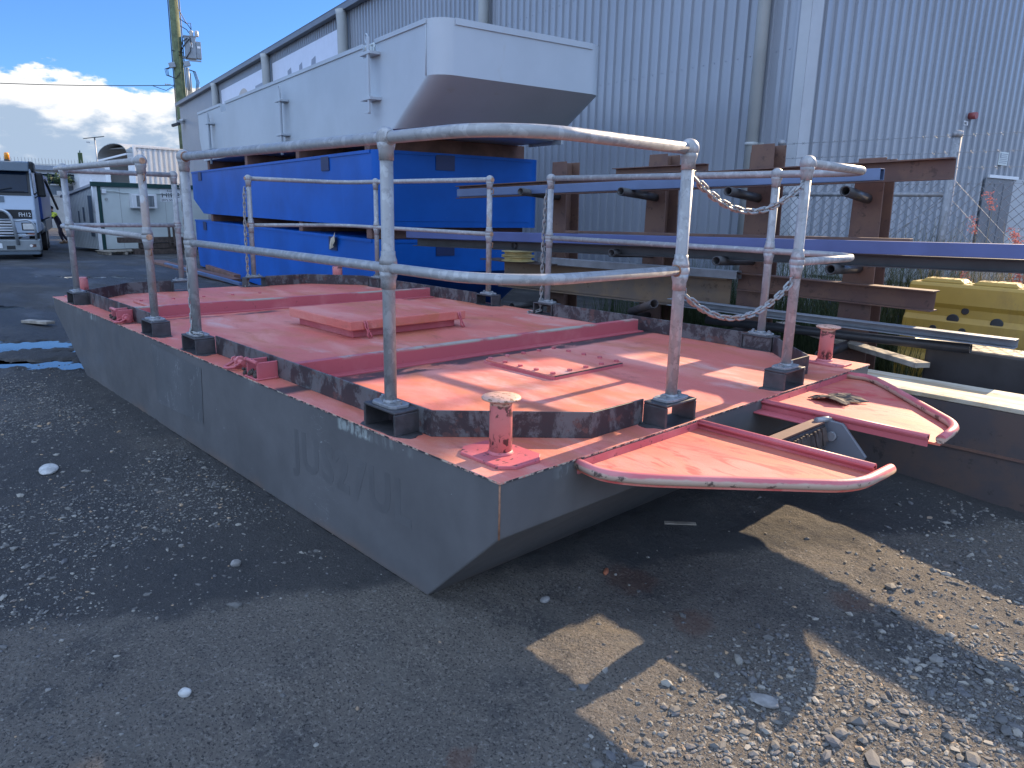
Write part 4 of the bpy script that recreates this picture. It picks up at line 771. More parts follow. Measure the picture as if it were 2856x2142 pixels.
def hollow(m, a, b, w, h, t=.006):
    a, b = Vector(a), Vector(b); tt = (b-a).normalized(); sd = tt.cross(Vector((0, 0, 1))).normalized(); u = sd.cross(tt)
    o = [sd*p+u*q for p, q in RHS(w, h)]; i_ = [sd*p+u*q for p, q in RHS(w-2*t, h-2*t)]; vs = []
    for p, q in ((a, o), (b, o), (b, i_), (a, i_)): vs += [p+k for k in q]
    return m.add(vs, [(4*j+k, 4*j+(k+1) % 4, 4*((j+1) % 4)+(k+1) % 4, 4*((j+1) % 4)+k) for j in range(4) for k in range(4)])
ISEC = lambda b, h, t: [(-b/2, -h/2), (b/2, -h/2), (b/2, -h/2+t), (t/2, -h/2+t), (t/2, h/2-t), (b/2, h/2-t), (b/2, h/2), (-b/2, h/2), (-b/2, h/2-t), (-t/2, h/2-t), (-t/2, -h/2+t), (-b/2, -h/2+t)]
CSEC = lambda b, h, t: [(-b/2, -h/2), (b/2, -h/2), (b/2, -h/2+t), (-b/2+t, -h/2+t), (-b/2+t, h/2-t), (b/2, h/2-t), (b/2, h/2), (-b/2, h/2)]
item('steel_tube', 'blue painted square steel tube on the upper arms of the rack', 'steel tube', hollow(MB(), (4.60, -3.60, 1.515), (.35, -3.60, 1.632), .075, .075), 'rhsblue', .003)
item('steel_channel', 'wide brown rusty steel channel behind the blue tube at the top of the rack', 'steel channel', MB().sweep((4.95, -3.86, 1.53), (.02, -3.86, 1.675), CSEC(.06, .135, .008)), 'rust')
item('steel_offcut', 'short rusty steel offcut lying on top of the upper tubes', 'steel offcut', MB().sweep((2.66, -3.75, 1.70), (1.72, -3.72, 1.715), CSEC(.06, .055, .006)), 'rust')
item('steel_beam', 'long blue grey painted steel beam on the middle arms, running out to the right', 'steel beam', hollow(MB(), (4.95, -3.20, 1.085), (-1.6, -3.66, 1.215), .09, .082), 'bluebeam', .004)
item('steel_channel', 'black steel channel directly under the blue grey beam', 'steel channel', MB().sweep((4.9, -3.24, 1.0), (-1.6, -3.70, 1.13), CSEC(.07, .078, .006)), 'darktube')
item('steel_bar', 'thin rusty flat bar lying on the blue grey beam', 'steel bar', MB().bar((3.1, -3.66, 1.172), (.16, -3.72, 1.225), .07, .022), 'rust', .002)
item('steel_beam', 'deep ochre rusty I beam lying low at the left of the rack', 'steel beam', MB().sweep((4.15, -3.85, .705), (1.60, -4.05, .715), ISEC(.20, .27, .012)), 'ochre', .002)
item('steel_tube', 'scuffed grey box tube on top of the ochre I beam', 'steel tube', hollow(MB(), (3.55, -3.78, .878), (1.50, -3.98, .885), .10, .065), 'greybeam', .003)
item('steel_plate', 'thin rusty plate sticking out under the yellow wheel rims', 'steel plate', MB().bar((4.25, -3.72, .853), (3.3, -3.75, .853), .26, .012), 'rustdark')
item('steel_beam', 'brown rusty I beam in front of the yellow barrier', 'steel beam', MB().sweep((1.52, -4.05, .83), (.05, -4.0, .825), ISEC(.12, .14, .010)), 'rust', .002)
item('steel_channel', 'grey primed steel channel slanting across in front of the yellow barrier', 'steel channel', MB().sweep((1.9, -3.62, .655), (-.52, -3.66, .655), CSEC(.09, .055, .005)), 'greybeam', .002)
item('steel_pipe', 'dark round steel pipe below the grey channel at the right', 'steel pipe', MB().pipe((1.6, -3.72, .53), (-.28, -3.7, .585), .033, .027), 'darktube')
item('steel_pipe', 'open ended dark pipe lying low behind the pontoon coaming', 'steel pipe', MB().pipe((2.5, -3.9, .48), (1.86, -3.35, .66), .036, .03), 'rustdark')
wr = thing('wheel_rims', 'two yellow steel wheel rims stacked on the rusty beam end', 'wheel rims', (3.72, -3.63, .862))
for z in (0, .052): m = MB(); m.lathe([(.04, z), (.15, z), (.165, z+.004), (.165, z+.010), (.138, z+.016), (.132, z+.026), (.138, z+.036), (.165, z+.042), (.165, z+.048), (.15, z+.050), (.04, z+.050)], (0, 0, 0), 28); m.build('rim', M['rim'], wr)
wb = thing('large_beam', 'large grey steel beam with weathered cream top beside the pontoon', 'steel beam', (-.5, -3.1, 0))
m = MB(); m.box(-2.6, 1.4, .10, .19, -.14, .405); m.build('web', M['rustdark'], wb, .004); m = MB(); m.box(-2.6, 1.4, -.21, .195, .407, .432); m.build('top_flange', M['cream'], wb, .004); m = MB(); m.box(-2.6, 1.4, .193, .20, .16, .175); m.build('rust_line', M['rust'], wb)
item('timber_plank', 'pale weathered plank slanting across behind the large cream topped beam', 'plank', MB().bar((1.36, -4.50, .46), (-.05, -3.62, .45), .11, .035), 'timber', .004)
item('plastic_block', 'scuffed black block standing behind the large cream topped beam', 'block', MB().box(-1.3, .02, -4.15, -3.85, 0, .55), 'darktube', .02)
# yellow barriers
def barrier(x0, x1, y, label, holes):
    root = thing('road_barrier', label, 'barrier', ((x0+x1)/2, y, 0)); L2 = abs(x1-x0)/2; m = MB()
    pf = [(.25, 0), (.25, .10), (.235, .30), (.205, .345), (.19, .40), (.20, .44), (.185, .60), (.155, .64), (.15, .70), (.16, .735), (.14, .86), (.12, .885)]
    sec = [(-q, z) for q, z in pf]+[(q, z) for q, z in reversed(pf)]
    m.sweep((-L2, 0, 0), (L2, 0, 0), sec); m.build('body', M['yellow'], root, .012)
    for xx in (.78*L2, .42*L2, -.5*L2):
        m = MB(); m.hexa([(xx-.16, -.10, .885), (xx+.16, -.10, .885), (xx+.16, .10, .885), (xx-.16, .10, .885), (xx-.12, -.08, .915), (xx+.12, -.08, .915), (xx+.12, .08, .915), (xx-.12, .08, .915)]); m.build('top_lug', M['yellow'], root, .008)
    for hx, hz, hr in holes: m = MB(); yy = np.interp(hz, [p[1] for p in pf], [p[0] for p in pf]); m.lathe([(hr, 0), (hr, .012), (hr*.85, .014)], (0, 0, 0), 18); o = m.build('dark_hole_disc', M['black'], root); o.rotation_euler = (R(-82), 0, 0); o.location = (hx, yy-.008, hz)  # round holes drawn as black discs on the face, dark in colour only
barrier(.49, -1.5, -4.95, 'yellow plastic road barrier with dark round holes in front of the fence', [(.645, .62, .042), (.355, .62, .042), (.575, .69, .026), (.765, .54, .026), (.565, .54, .026)])

# ------------------------------------------------------------------ wire fence, weeds
FY = -5.9
fe = thing('chain_link_fence', 'chain link fence with barbed wire strands in front of the shed end wall', 'fence', (.5, FY, 0))
for x, h, r_ in ((2.24, 2.1, .034), (.64, 2.1, .040), (-1.15, 2.1, .034)):
    m = MB(); m.tube([(x-.5, 0, 0), (x-.5, 0, h)], r_, 14); m.lathe([(r_+.004, h-.05), (r_+.004, h), (.005, h+.008)], (x-.5, 0, 0), 14); m.build('post', M['galvdull'], fe)
m = MB(); m.tube([(1.74, .01, 1.57), (.14, .01, 1.57)], .021, 12); m.build('top_tube', M['galvdull'], fe)
m = MB(); m.tube([(.14, .01, 1.55), (1.74, .01, .25)], .006, 6); m.build('brace_wire', M['galvdull'], fe)
for z in (2.06, 1.92, 1.79):
    m = MB(); m.tube([(1.74, .03, z), (.14, .03, z), (-2.2, .03, z+.01)], .0022, 5)
    for k in range(38): x = 1.7-.1*k; m.bar((x-.012, .03, z-.012), (x+.012, .03, z+.012), .003, .003); m.bar((x+.012, .03, z-.012), (x-.012, .03, z+.012), .003, .003)
    m.build('barbed_wire', M['galvdull'], fe)
m = MB(); x0, x1, zt, st_ = 1.74, -2.2, 1.68, .058
k = 0
while True:
    c = x1-zt+k*st_*1.414; k += 1
    if c > x0: break
    for sg in (1, -1):   # the two diagonal runs, each weaving slightly in and out
        pts = []; nseg = 22
        for i in range(nseg+1):
            z = zt*i/nseg; x = c+z if sg > 0 else c+zt-z
            if x1 <= x <= x0: pts.append((x, .012*sg*(1 if i % 2 else -1)*.15, z))
        if len(pts) > 1: m.tube(pts, .0030, 4, cap=False)
m.tube([(x0, .004, zt-.02), (x1, .004, zt-.02)], .002, 4); m.build('wire_mesh', M['galvdull'], fe)
def blades(n, region, h0, h1, key, name, label=None, thick=.005, dens=None):
    rg = np.random.default_rng(hash(key) % 1000 if False else len(name)*7+n); V, F = [], []
    x0, x1, y0, y1 = region; k = 0
    while k < n:
        x, y = rg.uniform(x0, x1), rg.uniform(y0, y1)
        if vnoise(np.array(x*2.2), np.array(y*2.2), 21) < .33: continue
        h = rg.uniform(h0, h1)*(.6+.6*vnoise(np.array(x*1.4), np.array(y*1.4), 5)); a = rg.uniform(0, 6.283); ln = rg.uniform(.05, .55)*h; w = thick*rg.uniform(.6, 1.3); dx, dy = math.cos(a), math.sin(a); o = len(V)
        for t in (0, .35, .7, 1.0):
            px, py, pz = x+dx*ln*t*t, y+dy*ln*t*t, h*(t-.12*t*t*ln/h); ww = w*(1-t*.9); V += [(px-dy*ww, py+dx*ww, pz), (px+dy*ww, py-dx*ww, pz)]
        F += [(o, o+1, o+3, o+2), (o+2, o+3, o+5, o+4), (o+4, o+5, o+7, o+6)]; k += 1
    return np_mesh(name, np.array(V), np.array(F), M[key], True)
tag(blades(4200, (-1.8, 1.9, -5.85, -5.2), .45, 1.35, 'grass', 'green_grass'), kind='stuff'); tag(blades(2600, (-1.8, 1.6, -7.2, -5.3), .5, 1.35, 'straw', 'dry_grass', thick=.0035), kind='stuff')
tag(blades(4500, (.62, 2.9, -5.2, -4.25), .25, .95, 'weed', 'weeds'), kind='stuff'); tag(blades(900, (1.3, 4.4, -6.6, -5.2), .2, .7, 'weed', 'weeds'), kind='stuff'); tag(blades(1700, (-1.6, .35, -5.8, -5.2), .75, 1.3, 'straw', 'dry_grass', thick=.003), kind='stuff'); tag(blades(330, (-1.2, .5, -4.66, -4.4), .3, .8, 'grass', 'green_grass', thick=.0035), kind='stuff')
def flowering(x, y, h, label, seed, heads=3, lean=(.1, 0)):
    root = thing('flowering_grass', label, 'grass plant', (x, y, 0), 0, 'pink flowering grasses by the fence'); rg = random.Random(seed)
    for k in range(heads):
        hx, hy = lean[0]+rg.uniform(-.13, .13), lean[1]+rg.uniform(-.08, .08); hh = h*rg.uniform(.86, 1.0) if k else h
        m = MB(); m.tube([(rg.uniform(-.03, .03), 0, 0), (hx*.3, hy*.3, hh*.55), (hx, hy, hh-.10)], [.003, .0025, .0015], 5); m.build('stem', M['straw'], root)
        f = MB()
        for _ in range(90):
            t = rg.random(); c = Vector((hx+rg.gauss(0, .020)+.05*t, hy+rg.gauss(0, .020), hh-.12+.15*t)); d = Vector((rg.gauss(0, 1), rg.gauss(0, 1), rg.gauss(0, 1))).normalized(); e = d.orthogonal().normalized(); w = rg.uniform(.004, .008)
            f.add([c-d*w-e*w*.5, c+d*w-e*w*.5, c+d*w+e*w*.5, c-d*w+e*w*.5], [(0, 1, 2, 3)])
        f.build('flower_head', M['flower'], root)
flowering(.24, -5.7, 1.56, 'tallest pink flowering grass, in front of the dark door', 3, 2, (.06, 0)); flowering(.04, -5.6, 1.28, 'pink flowering grass at half height in front of the pale panel', 4, 3, (.03, 0)); flowering(-.10, -5.5, 1.15, 'pink flowering grass at the right edge above the blue grey beam', 5, 5, (-.02, 0)); flowering(-.22, -5.4, .98, 'low pink flowering grass over the yellow barrier at the right edge', 8, 6, (0, 0)); flowering(.30, -5.6, .92, 'low pink flowering grass just under the blue grey beam', 9, 3, (0, 0))
for i, (z0, z1, mt, lb) in enumerate(((.55, .72, 'white', 'pale wall panel lowest in the pile behind the fence'), (.74, .92, 'housepale', 'pale wall panel in the middle of the pile behind the fence'), (.94, 1.06, 'offwhite', 'pale wall panel on top of the pile behind the fence'))):
    item('wall_panel', lb, 'panel', MB().box(.2, 2.1, -6.7+.05*i, -6.35+.03*i, z0, z1), mt, .01, 'panels piled behind the fence')
item('support_block', 'blue block under the pile of panels behind the fence', 'block', MB().box(.35, 1.9, -6.68, -6.4, 0, .548), 'bluebeam', .01)
# flat stock on the ground by the blue barges
item('steel_flat', 'wide brown steel flat lying on the ground in front of the blue barges', 'steel flat', MB().bar((16.3, -4.22, .02), (11.2, -3.86, .03), .30, .05), 'timberbr', .004)
item('steel_flat', 'narrow brown steel flat on the ground right against the lowest blue barge', 'steel flat', MB().bar((13.9, -4.50, .05), (11.5, -4.08, .05), .14, .09), 'timberbr', .004)
item('blue_bar', 'long thin blue bar on the ground nearest the pontoon stern', 'steel bar', MB().bar((15.04, -4.02, .05), (10.3, -3.62, .06), .06, .05), 'rhsblue', .003)

# ------------------------------------------------------------------ truck
ZF = -.65
T = thing('parked_truck', 'pale flat nosed truck with bull bar and amber beacon, facing the camera', 'truck', (28.05, -3.02, ZF), R(-14))
def tb(m, name, mat, bevel=0, par=T): return m.build(name, M[mat], par, bevel, 2)
m = MB(); sec = [(.05, .85), (.0, 1.62), (.06, 2.10), (.30, 2.98), (.55, 3.12), (2.2, 3.16), (2.2, .85)]; m.add([(x, -1.2, z) for x, z in sec]+[(x, 1.2, z) for x, z in sec], [tuple(range(7)), tuple(reversed(range(7, 14)))]+[(i, 7+i, 7+(i+1) % 7, (i+1) % 7) for i in range(7)]); body = tb(m, 'cab', 'truckwhite', .05)
def slab(m, x0, z0, x1, z1, y0, y1, t): dx, dz = x1-x0, z1-z0; l = math.hypot(dx, dz); nx, nz = -dz/l*t, dx/l*t; return m.hexa([(x0, y0, z0), (x0, y1, z0), (x0+nx, y1, z0+nz), (x0+nx, y0, z0+nz), (x1, y0, z1), (x1, y1, z1), (x1+nx, y1, z1+nz), (x1+nx, y0, z1+nz)])
tb(slab(MB(), .052, 2.08, .285, 2.93, -1.13, 1.13, .012), 'windscreen_frame', 'black'); tb(slab(MB(), .050, 2.18, .262, 2.90, -1.05, 1.05, .03), 'windscreen', 'glass', .004)
m = MB(); slab(m, .03, 2.20, .10, 2.26, -.95, .2, .02); m.bar((-.01, -.1, 2.22), (.02, -.62, 2.34), .02, .02); tb(m, 'wiper', 'black')
m = MB(); m.hexa([(.0, -1.14, 2.86), (.0, 1.14, 2.86), (.35, 1.14, 2.96), (.35, -1.14, 2.96), (.05, -1.16, 3.16), (.05, 1.16, 3.16), (.5, 1.16, 3.2), (.5, -1.16, 3.2)]); tb(m, 'sun_visor', 'truckgrey', .03)
m = MB(); m.box(.3, 1.2, -1.28, -1.08, 2.85, 3.2); tb(m, 'roof_fairing', 'black', .06)
m = MB(); m.lathe([(.09, 3.2), (.09, 3.24)], (.45, -.56, 0), 16); tb(m, 'beacon_base', 'black'); m = MB(); m.lathe([(.08, 3.24), (.075, 3.42), (.06, 3.46)], (.45, -.56, 0), 16); tb(m, 'beacon', 'amber')
m = MB(); slab(m, .012, 1.86, .042, 2.05, -.36, .36, .008); tb(m, 'badge_panel', 'truckgrey')
m = MB(); m.box(-.012, .03, -1.08, 1.08, 1.33, 1.63); tb(m, 'grille_panel', 'black', .02)
lettering('FH12', .19, M['white'], T, (-.0135, -.70, 1.40), (0, -1, 0), (0, 0, 1), .002, .85)
m = MB(); m.box(-.03, .03, -.5, .5, .78, 1.28); tb(m, 'radiator_grille', 'black', .02)
m = MB()
for z in (.84, .93, 1.02, 1.11, 1.20): m.box(-.045, -.028, -.5, .5, z, z+.045)
m.box(-.05, -.028, -.05, .05, .8, 1.27); tb(m, 'grille_bars', 'white')
for s in (-1, 1):
    m = MB(); m.box(-.02, .05, s*.56, s*1.20, .86, 1.30); hs = tb(m, 'headlight_surround', 'truckwhite', .03)
    m = MB(); m.box(-.04, 0, s*.78, s*1.12, .97, 1.18); h_ = tb(m, 'headlight', 'lamp', .02); m = MB(); m.box(-.034, -.01, s*.75, s*1.15, .945, 1.205); tb(m, 'headlight_bezel', 'black', .01)
    m = MB(); m.box(-.03, 0, s*.9, s*1.14, .76, .85); tb(m, 'marker_lamp', 'orange', .01)
    m = MB(); m.box(-.03, 0, s*.62, s*.84, .74, .84); tb(m, 'step_pocket', 'truckwhite', .01)
    m = MB(); m.box(-.30, -.28, s*.94, s*1.12, .40, .52); fl_ = tb(m, 'fog_lamp', 'orange', .015); m = MB(); m.tube([(-.31, s*.97, .46), (-.29, s*.97, .46)], .045, 14); m.build('lens', M['lamp'], fl_)
    m = MB(); m.hexa([(.55, s*1.40-.13, 2.05), (.65, s*1.40-.13, 2.05), (.65, s*1.40+.13, 2.05), (.55, s*1.40+.13, 2.05), (.50, s*1.38-.12, 2.85), (.62, s*1.38-.12, 2.85), (.62, s*1.38+.12, 2.85), (.50, s*1.38+.12, 2.85)]); mi = tb(m, 'mirror', 'black', .05)
    m = MB(); m.tube([(.5, s*1.16, 2.95), (.56, s*1.36, 2.8)], .02, 8); m.tube([(.4, s*1.18, 2.10), (.56, s*1.33, 2.25)], .02, 8); m.tube([(.4, s*1.18, 2.0), (.56, s*1.33, 2.1)], .02, 8); m.build('arm', M['black'], mi)
    m = MB(); m.box(.1, .7, s*1.195, s*1.206, 2.12, 2.85); tb(m, 'side_window', 'glass')
m = MB(); m.box(-.30, .35, -1.24, 1.24, .28, .66); bp = tb(m, 'bumper', 'bumper', .04); m = MB(); m.box(-.304, -.28, -.52, -.28, .34, .46); m.build('tow_pocket', M['black'], bp)
m = MB(); m.box(-.26, .3, -1.2, 1.2, .16, .29); tb(m, 'underrun_bar', 'truckgrey', .02)
m = MB(); m.box(-.312, -.302, -.17, .20, .38, .54); pl_ = tb(m, 'number_plate', 'white', .004); lettering('28IP', .135, M['truckblue'], pl_, (-.3135, .155, .415), (0, -1, 0), (0, 0, 1), .001, .9)
m = MB(); z0 = .5
m.tube([(-.33, -.62, z0), (-.34, -.55, 1.2)]+arc((-.34, -.50, 1.62), (-.34, -.52, 1.30), (-.34, -.20, 1.62), 6)+[(-.34, .2, 1.62)]+arc((-.34, .50, 1.62), (-.34, .20, 1.62), (-.34, .52, 1.30), 6)+[(-.34, .55, 1.2), (-.33, .62, z0)], .05, 12)
for z in (.78, 1.02, 1.30): m.tube([(-.34, -.56, z), (-.34, .56, z)], .028, 10)
for s in (-1, 1): m.tube([(-.33, s*.56, 1.26)]+arc((-.30, s*1.14, 1.30), (-.32, s*.9, 1.30), (-.30, s*1.14, 1.05), 6)+[(-.30, s*1.14, .66)], .035, 10); m.tube([(-.33, s*.57, .80), (-.3, s*1.14, .80)], .025, 8)
tb(m, 'bull_bar', 'alloy')
for x in (1.15, 5.2, 6.5):
    for s in (-1, 1):
        m = MB(); m.tube([(x, s*.88, .5), (x, s*1.18, .5)], .5, 28); w_ = tb(m, 'wheel', 'rubber', .04); m = MB(); m.tube([(x, s*1.10, .5), (x, s*1.19, .5)], .27, 20); m.build('rim', M['bumper'], w_)
m = MB(); m.box(.4, 7.2, -.45, .45, .55, .85); tb(m, 'chassis', 'black')
m = MB(); m.box(2.5, 9.5, -1.27, 1.27, 1.25, 2.92); bx = tb(m, 'load_box', 'truckblue', .03); m = MB(); m.box(2.48, 9.5, -1.285, -1.27, 2.1, 2.2); m.build('side_rail', M['rhsblue'], bx)
m = MB(); m.tube([(2.5, -.95, .95), (3.9, -.95, .95)], .30, 20); tb(m, 'fuel_tank', 'chrome'); m = MB(); m.box(4.2, 9.4, -1.25, -1.0, .75, 1.2); tb(m, 'side_guard', 'truckgrey', .02)
m = MB(); m.tube([(32.6, -5.55, 2.05), (36.0, -6.6, .92)], .05, 8); tag(m.build('ratchet_strap', M['black']), 'dark load strap running from the truck load down to the worker', 'strap')

# ------------------------------------------------------------------ worker pulling the strap
person = thing('person', 'worker in navy and hi vis yellow pulling a strap beside the truck', 'person', (37.5, -6.9, ZF), R(98))
def skin(name, pts, edges, mat, par, sub=2):
    me = bpy.data.meshes.new(name); me.from_pydata([p[:3] for p in pts], edges, []); o = link(name, me, M[mat], par)
    sk = o.modifiers.new('skin', 'SKIN'); bmx = bmesh.new(); bmx.from_mesh(me); ly = bmx.verts.layers.skin.verify()
    for v, p in zip(bmx.verts, pts): v[ly].radius = (p[3], p[3]*(p[4] if len(p) > 4 else 1)); v[ly].use_root = (v.index == 0)
    bmx.to_mesh(me); bmx.free(); sk.use_smooth_shade = True; ss = o.modifiers.new('sub', 'SUBSURF'); ss.levels = sub; ss.render_levels = sub; return o
# local +x is the way the worker faces; pelvis first
bp_ = [(-.05, 0, .86, .13, 1.0), (.05, 0, 1.08, .135, .85), (.16, 0, 1.28, .15, .8), (.20, 0, 1.36, .07), (.24, 0, 1.45, .055),
       (-.02, .10, .80, .10), (.06, .12, .46, .065), (-.06, .13, .09, .045), (-.02, -.10, .80, .10), (-.12, -.13, .45, .065), (-.34, -.14, .10, .045),
       (.19, .18, 1.30, .06), (.36, .24, 1.14, .045), (.60, .16, 1.22, .033), (.19, -.18, 1.30, .06), (.40, -.20, 1.20, .045), (.62, -.08, 1.34, .033)]
ed = [(0, 1), (1, 2), (2, 3), (3, 4), (0, 5), (5, 6), (6, 7), (0, 8), (8, 9), (9, 10), (2, 11), (11, 12), (12, 13), (2, 14), (14, 15), (15, 16)]
skin('body', bp_, ed, 'navy', person)
m = MB(); m.ball((.27, 0, 1.55), .098, 16, (1.05, .85, 1.2)); m.ball((.37, 0, 1.545), .018, 8); m.ball((.30, .085, 1.55), .022, 8, (1, .5, 1.3)); m.ball((.30, -.085, 1.55), .022, 8, (1, .5, 1.3)); m.build('head', M['skin'], person)
m = MB(); m.ball((.262, 0, 1.60), .108, 16, (1.05, .92, .85)); m.box(.30, .46, -.07, .07, 1.60, 1.615); m.build('cap', M['hair'], person, .01)
skin('hi_vis_yoke', [(.17, 0, 1.27, .158, .82), (.19, .17, 1.305, .070), (.34, .235, 1.16, .054), (.19, -.17, 1.305, .070), (.38, -.20, 1.21, .054)], [(0, 1), (1, 2), (0, 3), (3, 4)], 'hivis', person)
for s, p in ((1, (.60, .16, 1.22)), (-1, (.62, -.08, 1.34))):
    a = Vector((.37, .238, 1.145)) if s > 0 else Vector((.42, -.19, 1.212)); b = Vector(p)
    skin('forearm', [(*a, .042), (*b, .032), (*(b+(b-a).normalized()*.06), .036, .6)], [(0, 1), (1, 2)], 'skin', person, 2)
    d = (b-a).normalized(); sd = Vector((0, 0, 1)).cross(d).normalized(); m = MB()
    for k in range(4): q = b+d*.08+sd*(.024-.016*k); m.tube([q, q+d*.035+Vector((0, 0, .006)), q+d*.05-Vector((0, 0, .012)), q+d*.035-Vector((0, 0, .026))], [.009, .0085, .008, .007], 7)
    q = b+d*.045+sd*.03; m.tube([q, q+d*.03+sd*.012-Vector((0, 0, .01)), q+d*.05-Vector((0, 0, .022))], [.010, .009, .008], 7); m.build('fingers', M['skin'], person)
for x, y in ((-.06, .13), (-.34, -.14)): m = MB(); m.ball((x+.07, y, .05), .06, 12, (2.2, .85, .85)); m.tube([(x, y, .05), (x, y, .17)], .058, 12); m.build('boot', M['boot'], person)

# ------------------------------------------------------------------ site cabin with things round it
CB = thing('site_cabin', 'white portable site cabin with dark green trim and window air conditioner', 'cabin', (30.43, -6.69, ZF), R(8.6))
# local: x away (gable side), -y along the long front
L3, Dp, Hc = 4.6, 2.85, 2.50
m = MB(); m.add([(0, 0, .12), (0, -L3, .12), (Dp, -L3, .12), (Dp, 0, .12), (0, 0, Hc), (0, -L3, Hc), (Dp, -L3, Hc-.45), (Dp, 0, Hc-.45)], [(0, 1, 5, 4), (1, 2, 6, 5), (2, 3, 7, 6), (3, 0, 4, 7), (4, 5, 6, 7), (3, 2, 1, 0)]); m.build('wall', M['offwhite'], CB)
m = MB(); m.hexa([(-.08, .10, Hc+.0), (-.08, -L3-.1, Hc+.0), (.05, -L3-.1, Hc), (.05, .10, Hc), (-.08, .10, Hc+.17), (-.08, -L3-.1, Hc+.17), (.05, -L3-.1, Hc+.17), (.05, .10, Hc+.17)]); m.build('roof_trim', M['greentrim'], CB, .01)
m = MB(); m.hexa([(0, .08, Hc+.01), (0, -L3-.08, Hc+.01), (Dp+.1, -L3-.08, Hc-.45), (Dp+.1, .08, Hc-.45), (0, .08, Hc+.1), (0, -L3-.08, Hc+.1), (Dp+.1, -L3-.08, Hc-.36), (Dp+.1, .08, Hc-.36)]); m.build('roof', M['trim'], CB)
m = MB(); m.box(-.035, .0, -.24, -.10, .1, Hc); m.build('corner_trim', M['greentrim'], CB, .004); m = MB(); m.box(-.03, .02, -.10, .03, .1, Hc); m.build('corner_post', M['white'], CB, .004)
m = MB()
for yy in (-.95, -1.85, -2.75, -3.65): m.box(-.006, .0, yy-.008, yy+.008, .14, Hc)
m.build('panel_joints', M['pipegrey'], CB)
m = MB(); m.box(-.28, 0, -2.28, -1.28, 1.70, 2.26); ac = m.build('air_conditioner', M['white'], CB, .02); m = MB(); m.box(-.29, -.275, -2.15, -1.46, 1.77, 2.19); gr_ = m.build('grille', M['truckgrey'], ac)
m = MB()
for k in range(9): m.box(-.298, -.289, -2.15, -1.46, 1.79+.043*k, 1.80+.043*k)
for k in range(5): m.box(-.297, -.289, -2.09+.14*k, -2.08+.14*k, 1.77, 2.19)
m.build('grille_slats', M['pipegrey'], ac)
m = MB(); m.box(-.09, 0, -.42, -.26, 2.24, 2.40); jb = m.build('junction_box', M['white'], CB, .01); m = MB(); m.tube([(-.03, -.42, 2.33), (-.03, -.75, 2.33), (-.03, -1.05, 2.28), (-.03, -3.4, 2.28)], .018, 8); m.build('conduit', M['offwhite'], CB)
m = MB(); m.tube([(-.05, -.42, 2.03), (0, -.42, 2.03)], .055, 14); m.build('wall_outlet', M['pipegrey'], CB)
m = MB(); m.box(-.012, 0, -3.55, -2.56, 1.98, 2.49); sg = m.build('hire_board', M['white'], CB); lettering('HIRE', .26, M['signtext'], sg, (-.014, -2.60, 2.15), (0, -1, 0), (0, 0, 1), .002, 1.45); lettering('(07) 55', .11, M['signtext'], sg, (-.014, -2.60, 2.01), (0, -1, 0), (0, 0, 1), .002, 1.5)
lettering('Royal', .12, M['signtext'], sg, (-.014, -2.85, 2.37), (0, -1, 0), (0, 0, 1), .002, 1.1)
m = MB()   # ribbed gable with door, drain pipe
for k in range(20): m.box(.05+.14*k, .10+.14*k, 0, .012, .14, Hc-.02-.45*(.1+.14*k)/Dp)
m.build('gable_ribs', M['trim'], CB)
m = MB(); m.box(.25, .55, .013, .03, .6, 2.15); m.build('dark_panel', M['truckgrey'], CB); m = MB(); m.box(2.3, 2.65, .013, .03, .4, 1.9); m.build('dark_panel', M['truckgrey'], CB)
for x0, z0, z1 in ((1.0, 1.15, 1.7), (1.45, 1.1, 1.55)): m = MB(); m.box(x0, x0+.12, .013, .024, z0, z1); m.build('vent_slot', M['truckgrey'], CB)
m = MB(); m.tube([(-.02, .06, 1.5), (-.02, .06, 2.75)], .03, 10); m.build('mast_pipe', M['white'], CB)
m = MB(); m.box(.1, .7, -.1, -L3+.1, 0, .12) if False else m.box(.1, .4, -L3+.1, -.1, 0, .12); m.build('skid', M['greentrim'], CB)
PA = thing('pallet', 'pale timber pallet on the ground in front of the cabin corner', 'pallet', (29.2, -6.5, ZF), R(8.6)); m = MB()
for k in range(6): m.box(-.45+.17*k, -.32+.17*k, -1.25, .1, .11, .135)
m.build('deck_boards', M['timber'], PA); m = MB()
for y in (-1.2, -.62, -.02): m.box(-.45, .53, y-.05, y+.05, 0, .11)
m.build('runners', M['timber'], PA)
TS = [((28.9, -8.1, .0), 1.9, 'long dark timber baulk at the bottom of the pile by the cabin'), ((28.95, -8.25, .22), 1.6, 'dark timber baulk second from the ground in the pile by the cabin'), ((28.9, -7.75, .44), 2.3, 'longest dark timber baulk topmost of the pile by the cabin')]
for (x, y, z), l_, lb in TS: tag(MB().box(x-.15, x+.15, y-l_*.75, y+l_*.35, ZF+z, ZF+z+.2).build('timber_baulk', M['timberdk'], None, .01), lb, 'timber baulk', 'timber pile by the cabin')
for dy in (0, -.17): tag(MB().bar((28.7, -8.75+dy, ZF+.3), (28.7, -8.74+dy, ZF+1.15), .07, .07, (1, 0, 0)).build('timber_stake', M['timberdk'], None, .005), 'short dark upright stakes leaning in the timber pile by the cabin', 'timber stake', 'upright stakes in the timber pile')

